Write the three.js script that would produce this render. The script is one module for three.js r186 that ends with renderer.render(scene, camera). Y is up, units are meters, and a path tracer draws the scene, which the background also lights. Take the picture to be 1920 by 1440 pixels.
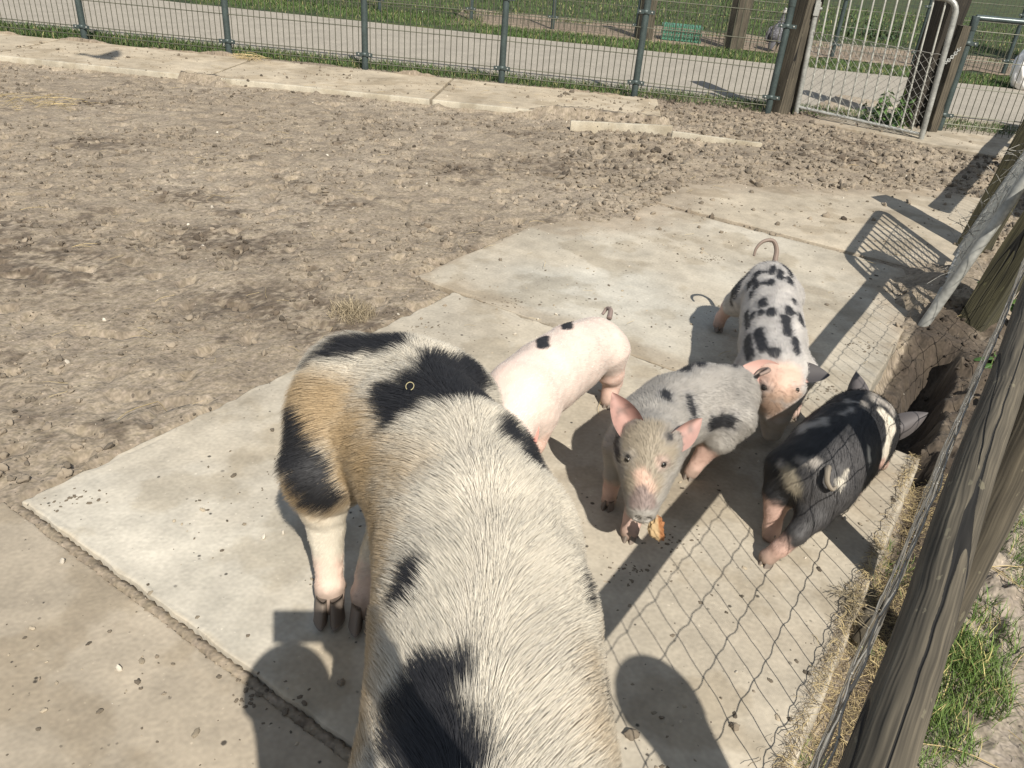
import * as THREE from 'three';
import { mergeGeometries, mergeVertices } from 'three/addons/utils/BufferGeometryUtils.js';

// ------------------------------------------------------------------ camera, sky, sun, exposure
const scene = new THREE.Scene();
const V = (x, y, z) => new THREE.Vector3(x, y, z);
const camera = new THREE.PerspectiveCamera(51.28, 4 / 3, 0.03, 600);
{
  const p = 30.2 * Math.PI / 180, r = 5.0 * Math.PI / 180;
  const fw = V(0, -Math.sin(p), -Math.cos(p)), up0 = V(0, Math.cos(p), -Math.sin(p));
  camera.position.set(0, 1.5, 0);
  camera.up.copy(V(-Math.sin(r), 0, 0).addScaledVector(up0, Math.cos(r)));
  camera.lookAt(fw.add(camera.position));
}
const SUN = V(0.342, 1, 0.917).normalize();                 // towards the sun
{
  // hazy spring sky: pale blue with thin cloud, brighter towards the horizon and round the sun
  const W = 256, H = 128, d = new Float32Array(W * H * 4);
  const h2 = (x, y) => { const s = Math.sin(x * 127.1 + y * 311.7) * 43758.5453; return s - Math.floor(s); };
  const vn = (x, y, p) => { const i = Math.floor(x), k = Math.floor(y), f = x - i, g = y - k, m = (a) => ((a % p) + p) % p, u = f * f * (3 - 2 * f), v = g * g * (3 - 2 * g); return (h2(m(i), k) * (1 - u) + h2(m(i + 1), k) * u) * (1 - v) + (h2(m(i), k + 1) * (1 - u) + h2(m(i + 1), k + 1) * u) * v; };
  for (let j = 0; j < H; j++) for (let i = 0; i < W; i++) {
    const el = ((j + 0.5) / H - 0.5) * Math.PI, az = ((i + 0.5) / W - 0.5) * Math.PI * 2, dir = V(Math.cos(el) * Math.cos(az), Math.sin(el), Math.cos(el) * Math.sin(az));
    const t = Math.pow(Math.max(0, dir.y), 0.5), glow = Math.pow(Math.max(0, dir.dot(SUN)), 12);
    let c = [0.62 - 0.34 * t, 0.64 - 0.24 * t, 0.66 - 0.06 * t];
    const cl = 0.5 * vn(i / 16, j / 8, 16) + 0.3 * vn(i / 8, j / 4, 32) + 0.2 * vn(i / 4, j / 2, 64), k = Math.max(0, Math.min(1, (cl - 0.42) * 3.2)) * 0.65;
    c = c.map((v, q) => (v * (1 - k) + [0.68, 0.66, 0.63][q] * k + glow * [0.5, 0.46, 0.38][q]) * 0.48);
    if (dir.y < 0) c = [0.2, 0.19, 0.16];
    const o = (j * W + i) * 4; d[o] = c[0]; d[o + 1] = c[1]; d[o + 2] = c[2]; d[o + 3] = 1;
  }
  const t = new THREE.DataTexture(d, W, H, THREE.RGBAFormat, THREE.FloatType); t.mapping = THREE.EquirectangularReflectionMapping; t.magFilter = t.minFilter = THREE.LinearFilter; t.needsUpdate = true;
  scene.background = t; scene.environment = t;
}
const sun = new THREE.DirectionalLight(new THREE.Color(1, 0.945, 0.86), 4.3);
sun.position.copy(SUN).multiplyScalar(40); sun.target.position.set(0, 0, -4); sun.position.add(sun.target.position);
sun.castShadow = true; sun.shadow.mapSize.set(4096, 4096); sun.shadow.radius = 0.75;
Object.assign(sun.shadow.camera, { left: -14, right: 14, top: 14, bottom: -14, near: 1, far: 90 });
scene.add(sun, sun.target);
const renderer = new THREE.WebGLRenderer({ antialias: true });
renderer.toneMapping = THREE.LinearToneMapping; renderer.toneMappingExposure = 1.6;
renderer.shadowMap.enabled = true;

// ------------------------------------------------------------------ helpers
function rng(seed) { let s = seed >>> 0; return () => { s = (s + 0x6d2b79f5) | 0; let t = Math.imul(s ^ (s >>> 15), 1 | s); t = (t + Math.imul(t ^ (t >>> 7), 61 | t)) ^ t; return ((t ^ (t >>> 14)) >>> 0) / 4294967296; }; }
const PERM = new Uint8Array(512); { const r = rng(7); const a = [...Array(256).keys()]; for (let i = 255; i > 0; i--) { const j = (r() * (i + 1)) | 0; [a[i], a[j]] = [a[j], a[i]]; } for (let i = 0; i < 512; i++) PERM[i] = a[i & 255]; }
const gr3 = (h, x, y, z) => { h &= 15; const u = h < 8 ? x : y, v = h < 4 ? y : (h === 12 || h === 14 ? x : z); return ((h & 1) ? -u : u) + ((h & 2) ? -v : v); };
const fade = (t) => t * t * t * (t * (t * 6 - 15) + 10);
function noise(x, y, z, per = 256) {                          // gradient noise, -1..1, repeats every per
  const fx = Math.floor(x), fy = Math.floor(y), fz = Math.floor(z); x -= fx; y -= fy; z -= fz;
  const md = (a) => ((a % per) + per) % per, X = md(fx), X1 = md(fx + 1), Y = md(fy), Y1 = md(fy + 1), Z = md(fz), Z1 = md(fz + 1);
  const u = fade(x), v = fade(y), w = fade(z), P = PERM;
  const h = (a, b, c) => P[P[P[a & 255] + (b & 255)] + (c & 255)];
  const L = (t, a, b) => a + t * (b - a);
  return L(w, L(v, L(u, gr3(h(X, Y, Z), x, y, z), gr3(h(X1, Y, Z), x - 1, y, z)), L(u, gr3(h(X, Y1, Z), x, y - 1, z), gr3(h(X1, Y1, Z), x - 1, y - 1, z))),
    L(v, L(u, gr3(h(X, Y, Z1), x, y, z - 1), gr3(h(X1, Y, Z1), x - 1, y, z - 1)), L(u, gr3(h(X, Y1, Z1), x, y - 1, z - 1), gr3(h(X1, Y1, Z1), x - 1, y - 1, z - 1))));
}
const fbm = (x, y, z, o = 4, per = 256) => { let s = 0, a = 0.5, f = 1; for (let i = 0; i < o; i++) { s += a * noise(x * f, y * f, z * f, per * f); f *= 2; a *= 0.5; } return s; };
const clamp = (x, a = 0, b = 1) => Math.max(a, Math.min(b, x));
const sstep = (a, b, x) => { const t = clamp((x - a) / (b - a)); return t * t * (3 - 2 * t); };
const mix = (a, b, t) => a + (b - a) * t;
const mix3 = (a, b, t) => [mix(a[0], b[0], t), mix(a[1], b[1], t), mix(a[2], b[2], t)];

const used = new Map();
function numbered(n) { const k = used.get(n) || 0; used.set(n, k + 1); return k ? n + '_' + String(k).padStart(3, '0') : n; }
function tag(o, label, category, group) { o.userData.label = label; o.userData.category = category; if (group) o.userData.group = group; return o; }
function thing(name, pos, label, category, group) { const g = new THREE.Group(); g.name = numbered(name); g.position.set(...pos); scene.add(g); return tag(g, label, category, group); }
function part(name, geo, mat, parent, kind) {
  const m = new THREE.Mesh(geo, mat); m.name = parent === scene ? numbered(name) : name; m.castShadow = m.receiveShadow = true;
  if (kind) m.userData.kind = kind; parent.add(m); return m;
}
const structure = (name, geo, mat) => part(name, geo, mat, scene, 'structure');
function vcol(geo, fn) {                                      // own colours per vertex: fn(x, y, z, i) -> linear rgb
  const p = geo.attributes.position, c = new Float32Array(p.count * 3);
  for (let i = 0; i < p.count; i++) { const q = fn(p.getX(i), p.getY(i), p.getZ(i), i); c[i * 3] = q[0]; c[i * 3 + 1] = q[1]; c[i * 3 + 2] = q[2]; }
  geo.setAttribute('color', new THREE.BufferAttribute(c, 3)); return geo;
}
function meshGeo(pos, idx, uv) {
  const g = new THREE.BufferGeometry(); g.setAttribute('position', new THREE.BufferAttribute(pos instanceof Float32Array ? pos : new Float32Array(pos), 3));
  if (uv) g.setAttribute('uv', new THREE.BufferAttribute(uv instanceof Float32Array ? uv : new Float32Array(uv), 2));
  g.setIndex(new THREE.BufferAttribute(idx instanceof Uint32Array ? idx : new Uint32Array(idx), 1)); g.computeVertexNormals(); return g;
}
// tube along points with a radius per point, closed at both ends; uv in metres
function tube(pts, rad, n = 8, flat = 1, flatDir = null) {
  const P = pts.map((p) => (p.isVector3 ? p : V(...p))), R = (i) => (Array.isArray(rad) ? rad[i] : rad), pos = [], uv = [], idx = [];
  let nor = null, len = 0;
  for (let i = 0; i < P.length; i++) {
    const t = P[Math.min(i + 1, P.length - 1)].clone().sub(P[Math.max(i - 1, 0)]).normalize();
    if (!nor) { nor = flatDir ? flatDir.clone() : (Math.abs(t.y) > 0.9 ? V(1, 0, 0) : V(0, 1, 0)); }
    nor.addScaledVector(t, -nor.dot(t)).normalize(); const b = t.clone().cross(nor);
    if (i) len += P[i].distanceTo(P[i - 1]);
    for (let k = 0; k <= n; k++) { const a = k / n * Math.PI * 2, q = P[i].clone().addScaledVector(nor, Math.cos(a) * R(i) * flat).addScaledVector(b, Math.sin(a) * R(i)); pos.push(q.x, q.y, q.z); uv.push(k / n * 2 * Math.PI * R(0), len); }
    if (i) for (let k = 0; k < n; k++) { const a = (i - 1) * (n + 1) + k, c = i * (n + 1) + k; idx.push(a, a + 1, c, c, a + 1, c + 1); }
  }
  for (const e of [0, P.length - 1]) { const c0 = pos.length / 3; pos.push(P[e].x, P[e].y, P[e].z); uv.push(0, 0); for (let k = 0; k < n; k++) { const a = e * (n + 1) + k; e ? idx.push(c0, a, a + 1) : idx.push(c0, a + 1, a); } }
  const g = meshGeo(pos, idx, uv); return g;
}
const rod = (a, b, r, n = 5) => tube([a, b], r, n);
function box(w, h, d, x = 0, y = 0, z = 0) { const g = new THREE.BoxGeometry(w, h, d); g.translate(x, y, z); return g; }
const join = (list) => mergeGeometries(list.map((g) => { const c = g.index ? g.toNonIndexed() : g; for (const k of Object.keys(c.attributes)) if (!['position', 'normal', 'uv'].includes(k)) c.deleteAttribute(k); if (!c.attributes.uv) c.setAttribute('uv', new THREE.BufferAttribute(new Float32Array(c.attributes.position.count * 2), 2)); return c; }));
function ellipsoid(c, r, dir = null, seg = 12) { const g = new THREE.SphereGeometry(1, seg, Math.max(6, seg * 0.7 | 0)); g.scale(...r); if (dir) g.applyQuaternion(new THREE.Quaternion().setFromUnitVectors(V(0, 0, 1), V(...dir).normalize())); g.translate(...c); return g; }

// textures ---------------------------------------------------------
function tex(size, fn, srgb = true) {                         // fn(u, v) in 0..1 -> [r, g, b] 0..1 (as stored)
  const d = new Uint8Array(size * size * 4);
  for (let j = 0; j < size; j++) for (let i = 0; i < size; i++) { const c = fn(i / size, j / size), k = (j * size + i) * 4; d[k] = clamp(c[0]) * 255; d[k + 1] = clamp(c[1]) * 255; d[k + 2] = clamp(c[2]) * 255; d[k + 3] = 255; }
  const t = new THREE.DataTexture(d, size, size); t.wrapS = t.wrapT = THREE.RepeatWrapping; t.magFilter = THREE.LinearFilter; t.minFilter = THREE.LinearMipmapLinearFilter; t.generateMipmaps = true;
  if (srgb) t.colorSpace = THREE.SRGBColorSpace; t.needsUpdate = true; return t;
}
const grey = (g) => [g, g, g];
function speckleField(n, seed, rmin, rmax) {                  // round specks on a torus: returns distance-like mask
  const r = rng(seed), cells = new Map(), K = 32;
  for (let i = 0; i < n; i++) { const s = [r(), r(), mix(rmin, rmax, r() ** 3), r()]; for (let a = -1; a <= 1; a++) for (let b = -1; b <= 1; b++) { const k = (((Math.floor(s[0] * K) + a + K) % K)) * K + ((Math.floor(s[1] * K) + b + K) % K); if (!cells.has(k)) cells.set(k, []); cells.get(k).push(s); } }
  return (u, v, wob = 0) => { let m = 0, id = 0; const l = cells.get(Math.floor(u * K) % K * K + Math.floor(v * K) % K); if (l) for (const s of l) { let dx = Math.abs(u - s[0]), dy = Math.abs(v - s[1]); dx = Math.min(dx, 1 - dx); dy = Math.min(dy, 1 - dy); const q = 1 - Math.hypot(dx, dy) / (s[2] * (1 + wob)); if (q > m) { m = q; id = s[3]; } } return [m, id]; };
}
const withRepeat = (t, s) => { const c = t.clone(); c.repeat.set(s, s); c.needsUpdate = true; return c; };

const spSoil = speckleField(900, 21, 0.001, 0.005), spPeb = speckleField(160, 22, 0.001, 0.004);
const soilMap = tex(1024, (u, v) => {
  const n = fbm(u * 12, v * 12, 3.3, 5, 12), f = noise(u * 160, v * 160, 1.7, 160), m = noise(u * 60, v * 60, 5.1, 60);
  let g = 0.8 + 0.22 * n + 0.12 * f + 0.12 * m; const [a, id] = spSoil(u, v, f * 0.4); if (a > 0) g *= id < 0.6 ? 0.72 : 1.14; const [b] = spPeb(u, v); if (b > 0) return grey(Math.min(1, g * 1.35));
  return [g, g * (0.995 + 0.01 * n), g * (0.985 + 0.03 * m)];
});
const soilBump = tex(1024, (u, v) => { const n = fbm(u * 24, v * 24, 8.3, 5, 24), f = noise(u * 120, v * 120, 4.7, 120); const [a] = spSoil(u, v, f * 0.4); return grey(0.45 + 0.45 * n + 0.12 * f + 0.25 * a); }, false);
const spCon = speckleField(700, 31, 0.0007, 0.0028), spCon2 = speckleField(420, 32, 0.0006, 0.0014);
const concreteMap = tex(1024, (u, v) => {
  const w = 0.15 * noise(u * 4, v * 4, 9, 4), n = fbm(u * 5 + w, v * 5 + w, 1.3, 6, 5), f = noise(u * 200, v * 200, 2.2, 200), m = fbm(u * 26, v * 26, 6.1, 3, 26);
  let g = 0.84 + 0.17 * n + 0.05 * f + 0.12 * m; let r = 1, b = 1;
  const d = fbm(u * 9, v * 9, 4.4, 5, 9); const du = sstep(0.02, 0.2, d); g *= 1 - 0.09 * du; b -= 0.02 * du; r += 0.012 * du;
  const [a, id] = spCon(u, v, m * 1.5); if (a > 0.05) { const k = id < 0.45 ? 0.45 : 0.75; g *= mix(1, k, sstep(0.05, 0.4, a)); }
  const [c] = spCon2(u, v); if (c > 0) g = Math.min(1, g * 1.13);
  return [g * r, g * 0.99, g * b * 0.965];
});
const concreteBump = tex(1024, (u, v) => { const n = fbm(u * 30, v * 30, 8.3, 5, 30), f = noise(u * 220, v * 220, 4.7, 220); const [a] = spCon(u, v, 0); return grey(0.5 + 0.3 * n + 0.12 * f + 0.2 * a); }, false);
const woodMap = tex(1024, (u, v) => {                          // u round the timber, v along it
  const wob = 0.012 * noise(u * 3, v * 4, 0.4, 4) + 0.004 * noise(u * 9, v * 16, 2, 16), x = u + wob;
  const g1 = noise(x * 46, v * 3, 3, 46), g2 = noise(x * 130, v * 6, 7, 130), bl = fbm(u * 5, v * 6, 5, 4, 5), crack = Math.abs(noise(x * 9, v * 1.0, 11, 9));
  const g3 = noise(x * 230, v * 14, 17, 230); let g = 0.64 + 0.17 * g1 + 0.17 * g2 + 0.13 * g3 + 0.2 * bl; if (crack < 0.022) g *= 0.3; const lich = fbm(u * 22, v * 22, 13, 4, 22); let gr = 1; if (lich > 0.33) { g = mix(g, 0.95, 0.6); gr = 1.02; }
  return [g, g * 0.965 * gr, g * 0.88];
});
const woodBump = tex(1024, (u, v) => { const wob = 0.012 * noise(u * 3, v * 4, 0.4, 4) + 0.004 * noise(u * 9, v * 16, 2, 16), x = u + wob; const crack = Math.abs(noise(x * 9, v * 1.0, 11, 9)); let g = 0.6 + 0.2 * noise(x * 46, v * 3, 3, 46) + 0.15 * noise(x * 130, v * 6, 7, 130); if (crack < 0.03) g -= 0.6 * (1 - crack / 0.03); return grey(g); }, false);
const metalMap = tex(256, (u, v) => { const n = fbm(u * 8, v * 8, 2, 5, 8), f = noise(u * 60, v * 60, 3, 60); const g = 0.8 + 0.25 * n + 0.1 * f; return grey(g); });
const roadMap = tex(512, (u, v) => { const n = fbm(u * 6, v * 6, 2.7, 5, 6), f = noise(u * 128, v * 128, 3.9, 128), q = noise(u * 60, v * 60, 9, 60); const g = 0.82 + 0.1 * n + 0.14 * f + 0.08 * q; return [g, g * 0.985, g * 0.95]; });
const grassMap = tex(512, (u, v) => { const n = fbm(u * 9, v * 9, 5.2, 5, 9), f = noise(u * 90, v * 90, 3.3, 90); const g = 0.62 + 0.5 * n + 0.25 * f; return [g * (0.95 + 0.3 * n), g, g * 0.75]; });
const std = (o) => new THREE.MeshStandardMaterial({ roughness: 0.9, metalness: 0, ...o });
const rgb = (r, g, b) => new THREE.Color().setRGB(r, g, b);
const M = {
  soil: std({ vertexColors: true, map: soilMap, bumpMap: soilBump, bumpScale: 0.012, roughness: 1 }),
  crumb: std({ color: rgb(1, 1, 1), roughness: 1 }),
  concrete: std({ vertexColors: true, map: concreteMap, bumpMap: concreteBump, bumpScale: 0.004, roughness: 0.92 }),
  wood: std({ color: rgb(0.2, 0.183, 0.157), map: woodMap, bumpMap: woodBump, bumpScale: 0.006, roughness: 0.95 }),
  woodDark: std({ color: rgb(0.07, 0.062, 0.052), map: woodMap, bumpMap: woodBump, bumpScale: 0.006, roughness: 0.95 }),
  woodMoss: std({ color: rgb(0.125, 0.122, 0.075), map: woodMap, bumpMap: woodBump, bumpScale: 0.006, roughness: 0.95 }),
  paintedSteel: std({ color: rgb(0.085, 0.115, 0.11), map: metalMap, roughness: 0.5, metalness: 0.2 }),
  railSteel: std({ color: rgb(0.12, 0.155, 0.15), map: metalMap, roughness: 0.35, metalness: 0.3 }),
  wire: std({ color: rgb(0.1, 0.1, 0.07), roughness: 0.5, metalness: 0.3 }),
  galv: std({ color: rgb(0.58, 0.58, 0.53), map: metalMap, roughness: 0.5, metalness: 0.35 }),
  bar: std({ color: rgb(0.78, 0.77, 0.68), map: metalMap, roughness: 0.5, metalness: 0.2 }),
  netWire: std({ color: rgb(0.26, 0.25, 0.225), roughness: 0.55, metalness: 0.4 }),
  road: std({ color: rgb(0.42, 0.39, 0.345), map: withRepeat(roadMap, 0.8), roughness: 0.95 }),
  meadow: std({ color: rgb(0.085, 0.115, 0.04), map: withRepeat(grassMap, 0.5), roughness: 1 }),
  blade: std({ roughness: 0.75, side: THREE.DoubleSide }),
  straw: std({ roughness: 0.8, side: THREE.DoubleSide }),
  hair: std({ roughness: 0.62, side: THREE.DoubleSide }),
  hide: std({ vertexColors: true, roughness: 0.7 }),
  eye: std({ color: rgb(0.012, 0.01, 0.008), roughness: 0.12 }),
};
Object.values(M).forEach((m) => { if (m.side === undefined) m.side = THREE.FrontSide; });

// ------------------------------------------------------------------ lie of the land
// slab frame: s along the slabs' long way (away from the camera, to the right), t across it; origin at the near slab's left corner
const SO = [-1.342, -1.694], SA = [0.524, -0.8517], SB = [0.8517, 0.524];
const toST = (x, z) => { const dx = x - SO[0], dz = z - SO[1]; return [dx * SA[0] + dz * SA[1], dx * SB[0] + dz * SB[1]]; };
const fromST = (s, t, y = 0) => [SO[0] + s * SA[0] + t * SB[0], y, SO[1] + s * SA[1] + t * SB[1]];
// slabs: [s0, s1, t0, t1, top]
const SLABS = { near: [0, 1.985, 0, 2.04, 0], upper: [2.0, 4.0, -0.27, 1.78, -0.018], front: [-2.02, -0.008, -0.05, 2.0, -0.014], third: [4.015, 6.0, -0.2, 1.84, -0.012], far: [7.6, 9.6, -0.2, 1.75, 0.0] };
const STRIPZ = (x) => -7.2 + (x - 1.16) * 0.07;
const fenceX = (z) => 0.403 + 0.6405 * (-0.525 - z);          // line of the near fence on the ground
const inRect = (s, t, r) => Math.min(s - r[0], r[1] - s, t - r[2], r[3] - t);
function soilY(x, z) {
  const [s, t] = toST(x, z);
  const rough = mix(0.75, 1.45, sstep(0.2, 1.4, x) * sstep(-4.2, -5.4, z)) * (1 - 0.75 * sstep(-8.05, -8.4, z - (x - 1) * 0.09));
  const n1 = fbm(x * 0.9, 4.2, z * 0.9, 2), n2 = noise(x * 7, 1.1, z * 7), n3 = noise(x * 17, 2.3, z * 17), n4 = noise(x * 42, 3.7, z * 42), n5 = noise(x * 90, 9.7, z * 90);
  const dug = Math.max(0, fbm(x * 2.1, 7.7, z * 2.1, 3) - 0.05);
  let h = 0.035 * n1 + rough * (0.016 * n2 + 0.007 * Math.abs(n3) * (0.6 + 4 * dug) + 0.007 * n4 * (0.5 + 4 * dug) + 0.0065 * n5 * (0.8 + 2 * dug) + 0.06 * dug * n2 - 0.03 * sstep(0.25, 0.45, noise(x * 9, 21, z * 9)));
  h -= 0.012;
  if (z < -6.2 && z > -7.5 && x > -0.2) h += 0.05 * sstep(-6.1, -6.6, z) * sstep(-7.6, -7.0, z) * sstep(-0.2, 0.6, x) * sstep(3.4, 2.2, x);
  // soil banked up along the far fence
  const zb = -8.72 + (x + 1) * 0.09; h += 0.03 * sstep(0.3, 0.05, Math.abs(z - zb)) * (0.5 + 0.9 * noise(x * 1.1, 3, 2)) * (x > 1.3 ? 0.4 : 1);
  // trench between the slabs and the near fence, low ground outside it
  const off = (x - fenceX(z)) * 0.846;                        // metres outside the fence
  const rightEdge = s < 1.99 ? 2.04 : 1.78, beyond = t - rightEdge;
  if (beyond > -0.05 && s < 3.1 && s > -3) {
    h -= mix(0.13, 0.10, sstep(-0.1, 0.3, off)) * sstep(-0.06, 0.03, beyond) * sstep(3.1, 2.8, s);
    const up = sstep(2.05, 2.3, s), wall = mix(sstep(-0.11, -0.03, off + 0.02 * n2), sstep(0.19, 0.27, beyond + 0.03 * n2 + 0.015 * n3), up), in2 = sstep(1.2, 1.5, s) * sstep(3.12, 2.95, s);
    h += in2 * (-0.16 * sstep(0.07, 0.16, beyond + 0.02 * n3) * (1 - wall) + wall * (0.03 + 0.03 * up) + (0.025 * n3 + 0.018 * n4 + 0.01 * n5) * sstep(0.02, 0.1, beyond));
  }
  // mound at the foot of the near gate
  const mg = Math.hypot((s - 3.72) / 0.75, (t - 1.93) / 0.42); h += 0.10 * sstep(1, 0.1, mg);
  if (t > -0.12 && t < 2.06) h -= 0.012 * sstep(0.06, 0.0, Math.abs(s + 0.01)) + 0.03 * sstep(0.05, 0.0, Math.abs(s - 1.99));
  for (const k in SLABS) {
    const r = SLABS[k], d = inRect(s, t, r) + (k === 'near' ? 0.008 : 0.022) * n2 + 0.010 * n4; if (d < -0.06) continue;
    let spill = -0.12;                                        // how far soil lies over the slab
    if (k === 'upper' || k === 'third' || k === 'far') {
      const edge = s < 3 ? -0.6 : s < 4.5 ? mix(-0.3, 0.1, sstep(2.9, 3.7, s)) : mix(0.1, 1.5, sstep(4.4, 6.15, s));
      spill = 0.16 * (edge - t + 0.16 * n1 + 0.07 * n2); if (spill > 0) spill *= 0.6;
      if (k === 'far') spill = 0.1 * (-0.1 - t + 0.1 * n2 + sstep(0.5, 0, s - 7.6) * 0.2 - 0.02);
      if (mg < 1.3) spill = Math.max(spill, 0.16 * (sstep(1.05, 0.15, mg + 0.25 * n2) - 0.3));
    }
    spill = clamp(spill, -0.12, 0.06);
    const onSlab = r[4] + spill + rough * 0.35 * (0.013 * n3 + 0.009 * n4 + 0.004 * n5);
    h = mix(h, onSlab, sstep(-0.02, 0.06, d));
  }
  if (t > -0.1 && t < 2.06) h = mix(h, -0.011 + 0.004 * n4, sstep(0.035, 0.015, Math.abs(s + 0.004)));
  if (x < 1.16 && x > -9) { const zs = STRIPZ(x), d = Math.min(zs - z, z - zs + 1.17); const cover = x > -0.2 && x < 1.2 ? 0.06 * sstep(0.45, 0, zs - z) * sstep(-0.3, 0.2, x) : 0; if (d > -0.06) h = mix(h, (d > 0.06 ? -0.06 : 0.01) + 0.085 * sstep(0.9, 1.2, zs - z + 0.35 * noise(x * 1.25, 4, 2) + 0.05 * n2) * sstep(-0.35, 0.25, noise(x * 1.4, 8, 2)) + cover * 1.6 + 0.015 * n3 + (x > -3.25 && x < -2.85 ? 0.06 * sstep(0.4, 0.0, zs - z) : 0), sstep(-0.05, 0.03, d)); }
  if (x < 1.3 && x > -9 && Math.abs(z - STRIPZ(x) - 0.03) < 0.16) { const zs = STRIPZ(x), nf = noise(x * 1.9, 12, 3) + 0.6 * noise(x * 5.3, 2, 9); h = Math.max(h, -0.05 + 0.115 * sstep(0.16, 0.0, Math.abs(z - zs - 0.03)) * sstep(-0.1, 0.7, nf) + 0.012 * n3 + 0.006 * n4); }
  return h;
}
const SOIL = [0.345, 0.284, 0.21], WETSHADE = [0.125, 0.094, 0.066], DRY = [0.4, 0.334, 0.252];  // the darkest tone serves damp patches and the painted shade of the trench
const DARK = [[-1.05, -3.1, 0.38], [-0.75, -2.95, 0.3], [-2.2, -3.3, 0.5], [-2.6, -3.6, 0.35], [-3.4, -6.4, 0.25], [-1.5, -3.75, 0.4], [0.05, -5.7, 0.35], [0.45, -5.9, 0.3], [-0.45, -5.4, 0.22], [-1.2, -4.5, 0.25], [2.4, -6.6, 0.4], [2.9, -7.3, 0.3], [-1.9, -4.4, 0.2], [-0.1, -6.6, 0.2], [0.9, -6.25, 0.2], [-4.2, -4.4, 0.4], [-2.9, -5.3, 0.3]];
function soilColour(x, y, z) {
  const a = fbm(x * 1.3, 3.1, z * 1.3, 4), g = noise(x * 24, 8, z * 24), g2 = noise(x * 60, 5, z * 60), m = fbm(x * 5, 1.3, z * 5, 4);
  let w = 0; for (const d of DARK) w = Math.max(w, sstep(1, 0.35, Math.hypot((x - d[0]) / 1.6, z - d[1]) / d[2] + 0.9 * m));
  w = Math.max(w * sstep(-0.1, 0.06, g * 0.6 + g2 * 0.4 + m), 0.8 * sstep(0.25, 0.32, fbm(x * 4.6, 9.1, z * 4.6, 5) + 0.24 * g + 0.1 * g2));
  const off = (x - fenceX(z)) * 0.846, [s, t] = toST(x, z);
  let c = mix3(SOIL, DRY, sstep(-0.1, 0.35, a));
  let trenchShade = 0; if (t > 1.8 && off < 0.12 && s < 3.5) { const u = t - (s < 1.99 ? 2.04 : 1.78); trenchShade = sstep(-0.03, 0.05, u) * sstep(-0.5, 0.1, m + 0.3) * sstep(3.5, 3.15, s) * mix(0.45, 0.95, sstep(0.9, 1.3, s)) * (1 - 0.4 * sstep(0.2, 0.3, u) * sstep(2.1, 2.3, s)); w = Math.max(w, 1.05 * sstep(0.02, 0.12, t - (s < 1.99 ? 2.04 : 1.78)) * sstep(-0.3, 0.2, m + 0.2)); }  // trench: damp soil, with the shade lying in it darkened into the colour
  if (off > 0.12) c = mix3([0.36, 0.30, 0.235], [0.44, 0.375, 0.30], sstep(-0.2, 0.2, a));
  if (z < -8.3 + x * 0.09) c = mix3(c, [0.3, 0.24, 0.18], 0.6);
  c = mix3(c, WETSHADE, 0.85 * w); return mix3(c, [0.075, 0.057, 0.041], trenchShade);
}
function sheet(x0, x1, z0, z1, nx, nz, yf) {
  const pos = new Float32Array((nx + 1) * (nz + 1) * 3), uv = new Float32Array((nx + 1) * (nz + 1) * 2), idx = new Uint32Array(nx * nz * 6); let k = 0, q = 0;
  for (let j = 0; j <= nz; j++) for (let i = 0; i <= nx; i++) { const x = mix(x0, x1, i / nx), z = mix(z0, z1, j / nz), o = j * (nx + 1) + i; pos[o * 3] = x; pos[o * 3 + 1] = yf(x, z); pos[o * 3 + 2] = z; uv[o * 2] = x / 1.3; uv[o * 2 + 1] = z / 1.3; }
  for (let j = 0; j < nz; j++) for (let i = 0; i < nx; i++) { const a = j * (nx + 1) + i, b = a + nx + 1; idx[k++] = a; idx[k++] = b; idx[k++] = a + 1; idx[k++] = a + 1; idx[k++] = b; idx[k++] = b + 1; }
  return meshGeo(pos, idx, uv);
}
{
  const ZM = -5.2, FAR = -8.95;
  const near = sheet(-3.6, 3.9, ZM, 1.4, 500, 440, soilY), far = sheet(-8.5, 6.4, FAR, ZM, 560, 150, soilY);
  const l = sheet(-8.5, -3.6, ZM, 1.4, 60, 60, soilY), r = sheet(3.9, 6.4, ZM, 1.4, 40, 60, soilY);
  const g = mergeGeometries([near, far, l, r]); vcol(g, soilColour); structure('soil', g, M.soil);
}
// wide meadow under everything, the road, the verges and the trodden strip beyond
const roadNear = (x) => -9.36 + 0.1 * x, roadFar = (x) => -12.75 + 0.12 * x;
const strip = (zn, zf, x0, x1, y, n = 40, jit = 0) => { const pos = [], uv = [], idx = []; for (let i = 0; i <= n; i++) { const x = mix(x0, x1, i / n), a = zn(x) + jit * noise(x * 2.3, 1, 5), b = zf(x) + jit * noise(x * 2.1, 9, 5); pos.push(x, y, a, x, y, b); uv.push(x / 1.3, a / 1.3, x / 1.3, b / 1.3); if (i) { const k = i * 2; idx.push(k - 2, k, k - 1, k - 1, k, k + 1); } } return meshGeo(pos, idx, uv); };
{
  const g = sheet(-200, 200, -300, 120, 40, 42, (x, z) => -0.7); structure('ground', g, M.meadow);
  structure('meadow', strip((x) => -8.9, (x) => -60, -45, 45, -0.045, 30), M.meadow);
  structure('road', strip(roadNear, roadFar, -45, 45, -0.03, 400, 0.05), M.road);
  const t = strip((x) => -13.75 + 0.04 * x, (x) => -16.2 + 0.05 * x, -1.5, 40, -0.035, 160, 0.5); vcol(t, (x, y, z) => mix3([0.3, 0.23, 0.165], [0.38, 0.3, 0.215], 0.5 + noise(x * 2, 1, z * 2))); structure('trodden_earth', t, M.soil);
}
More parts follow.
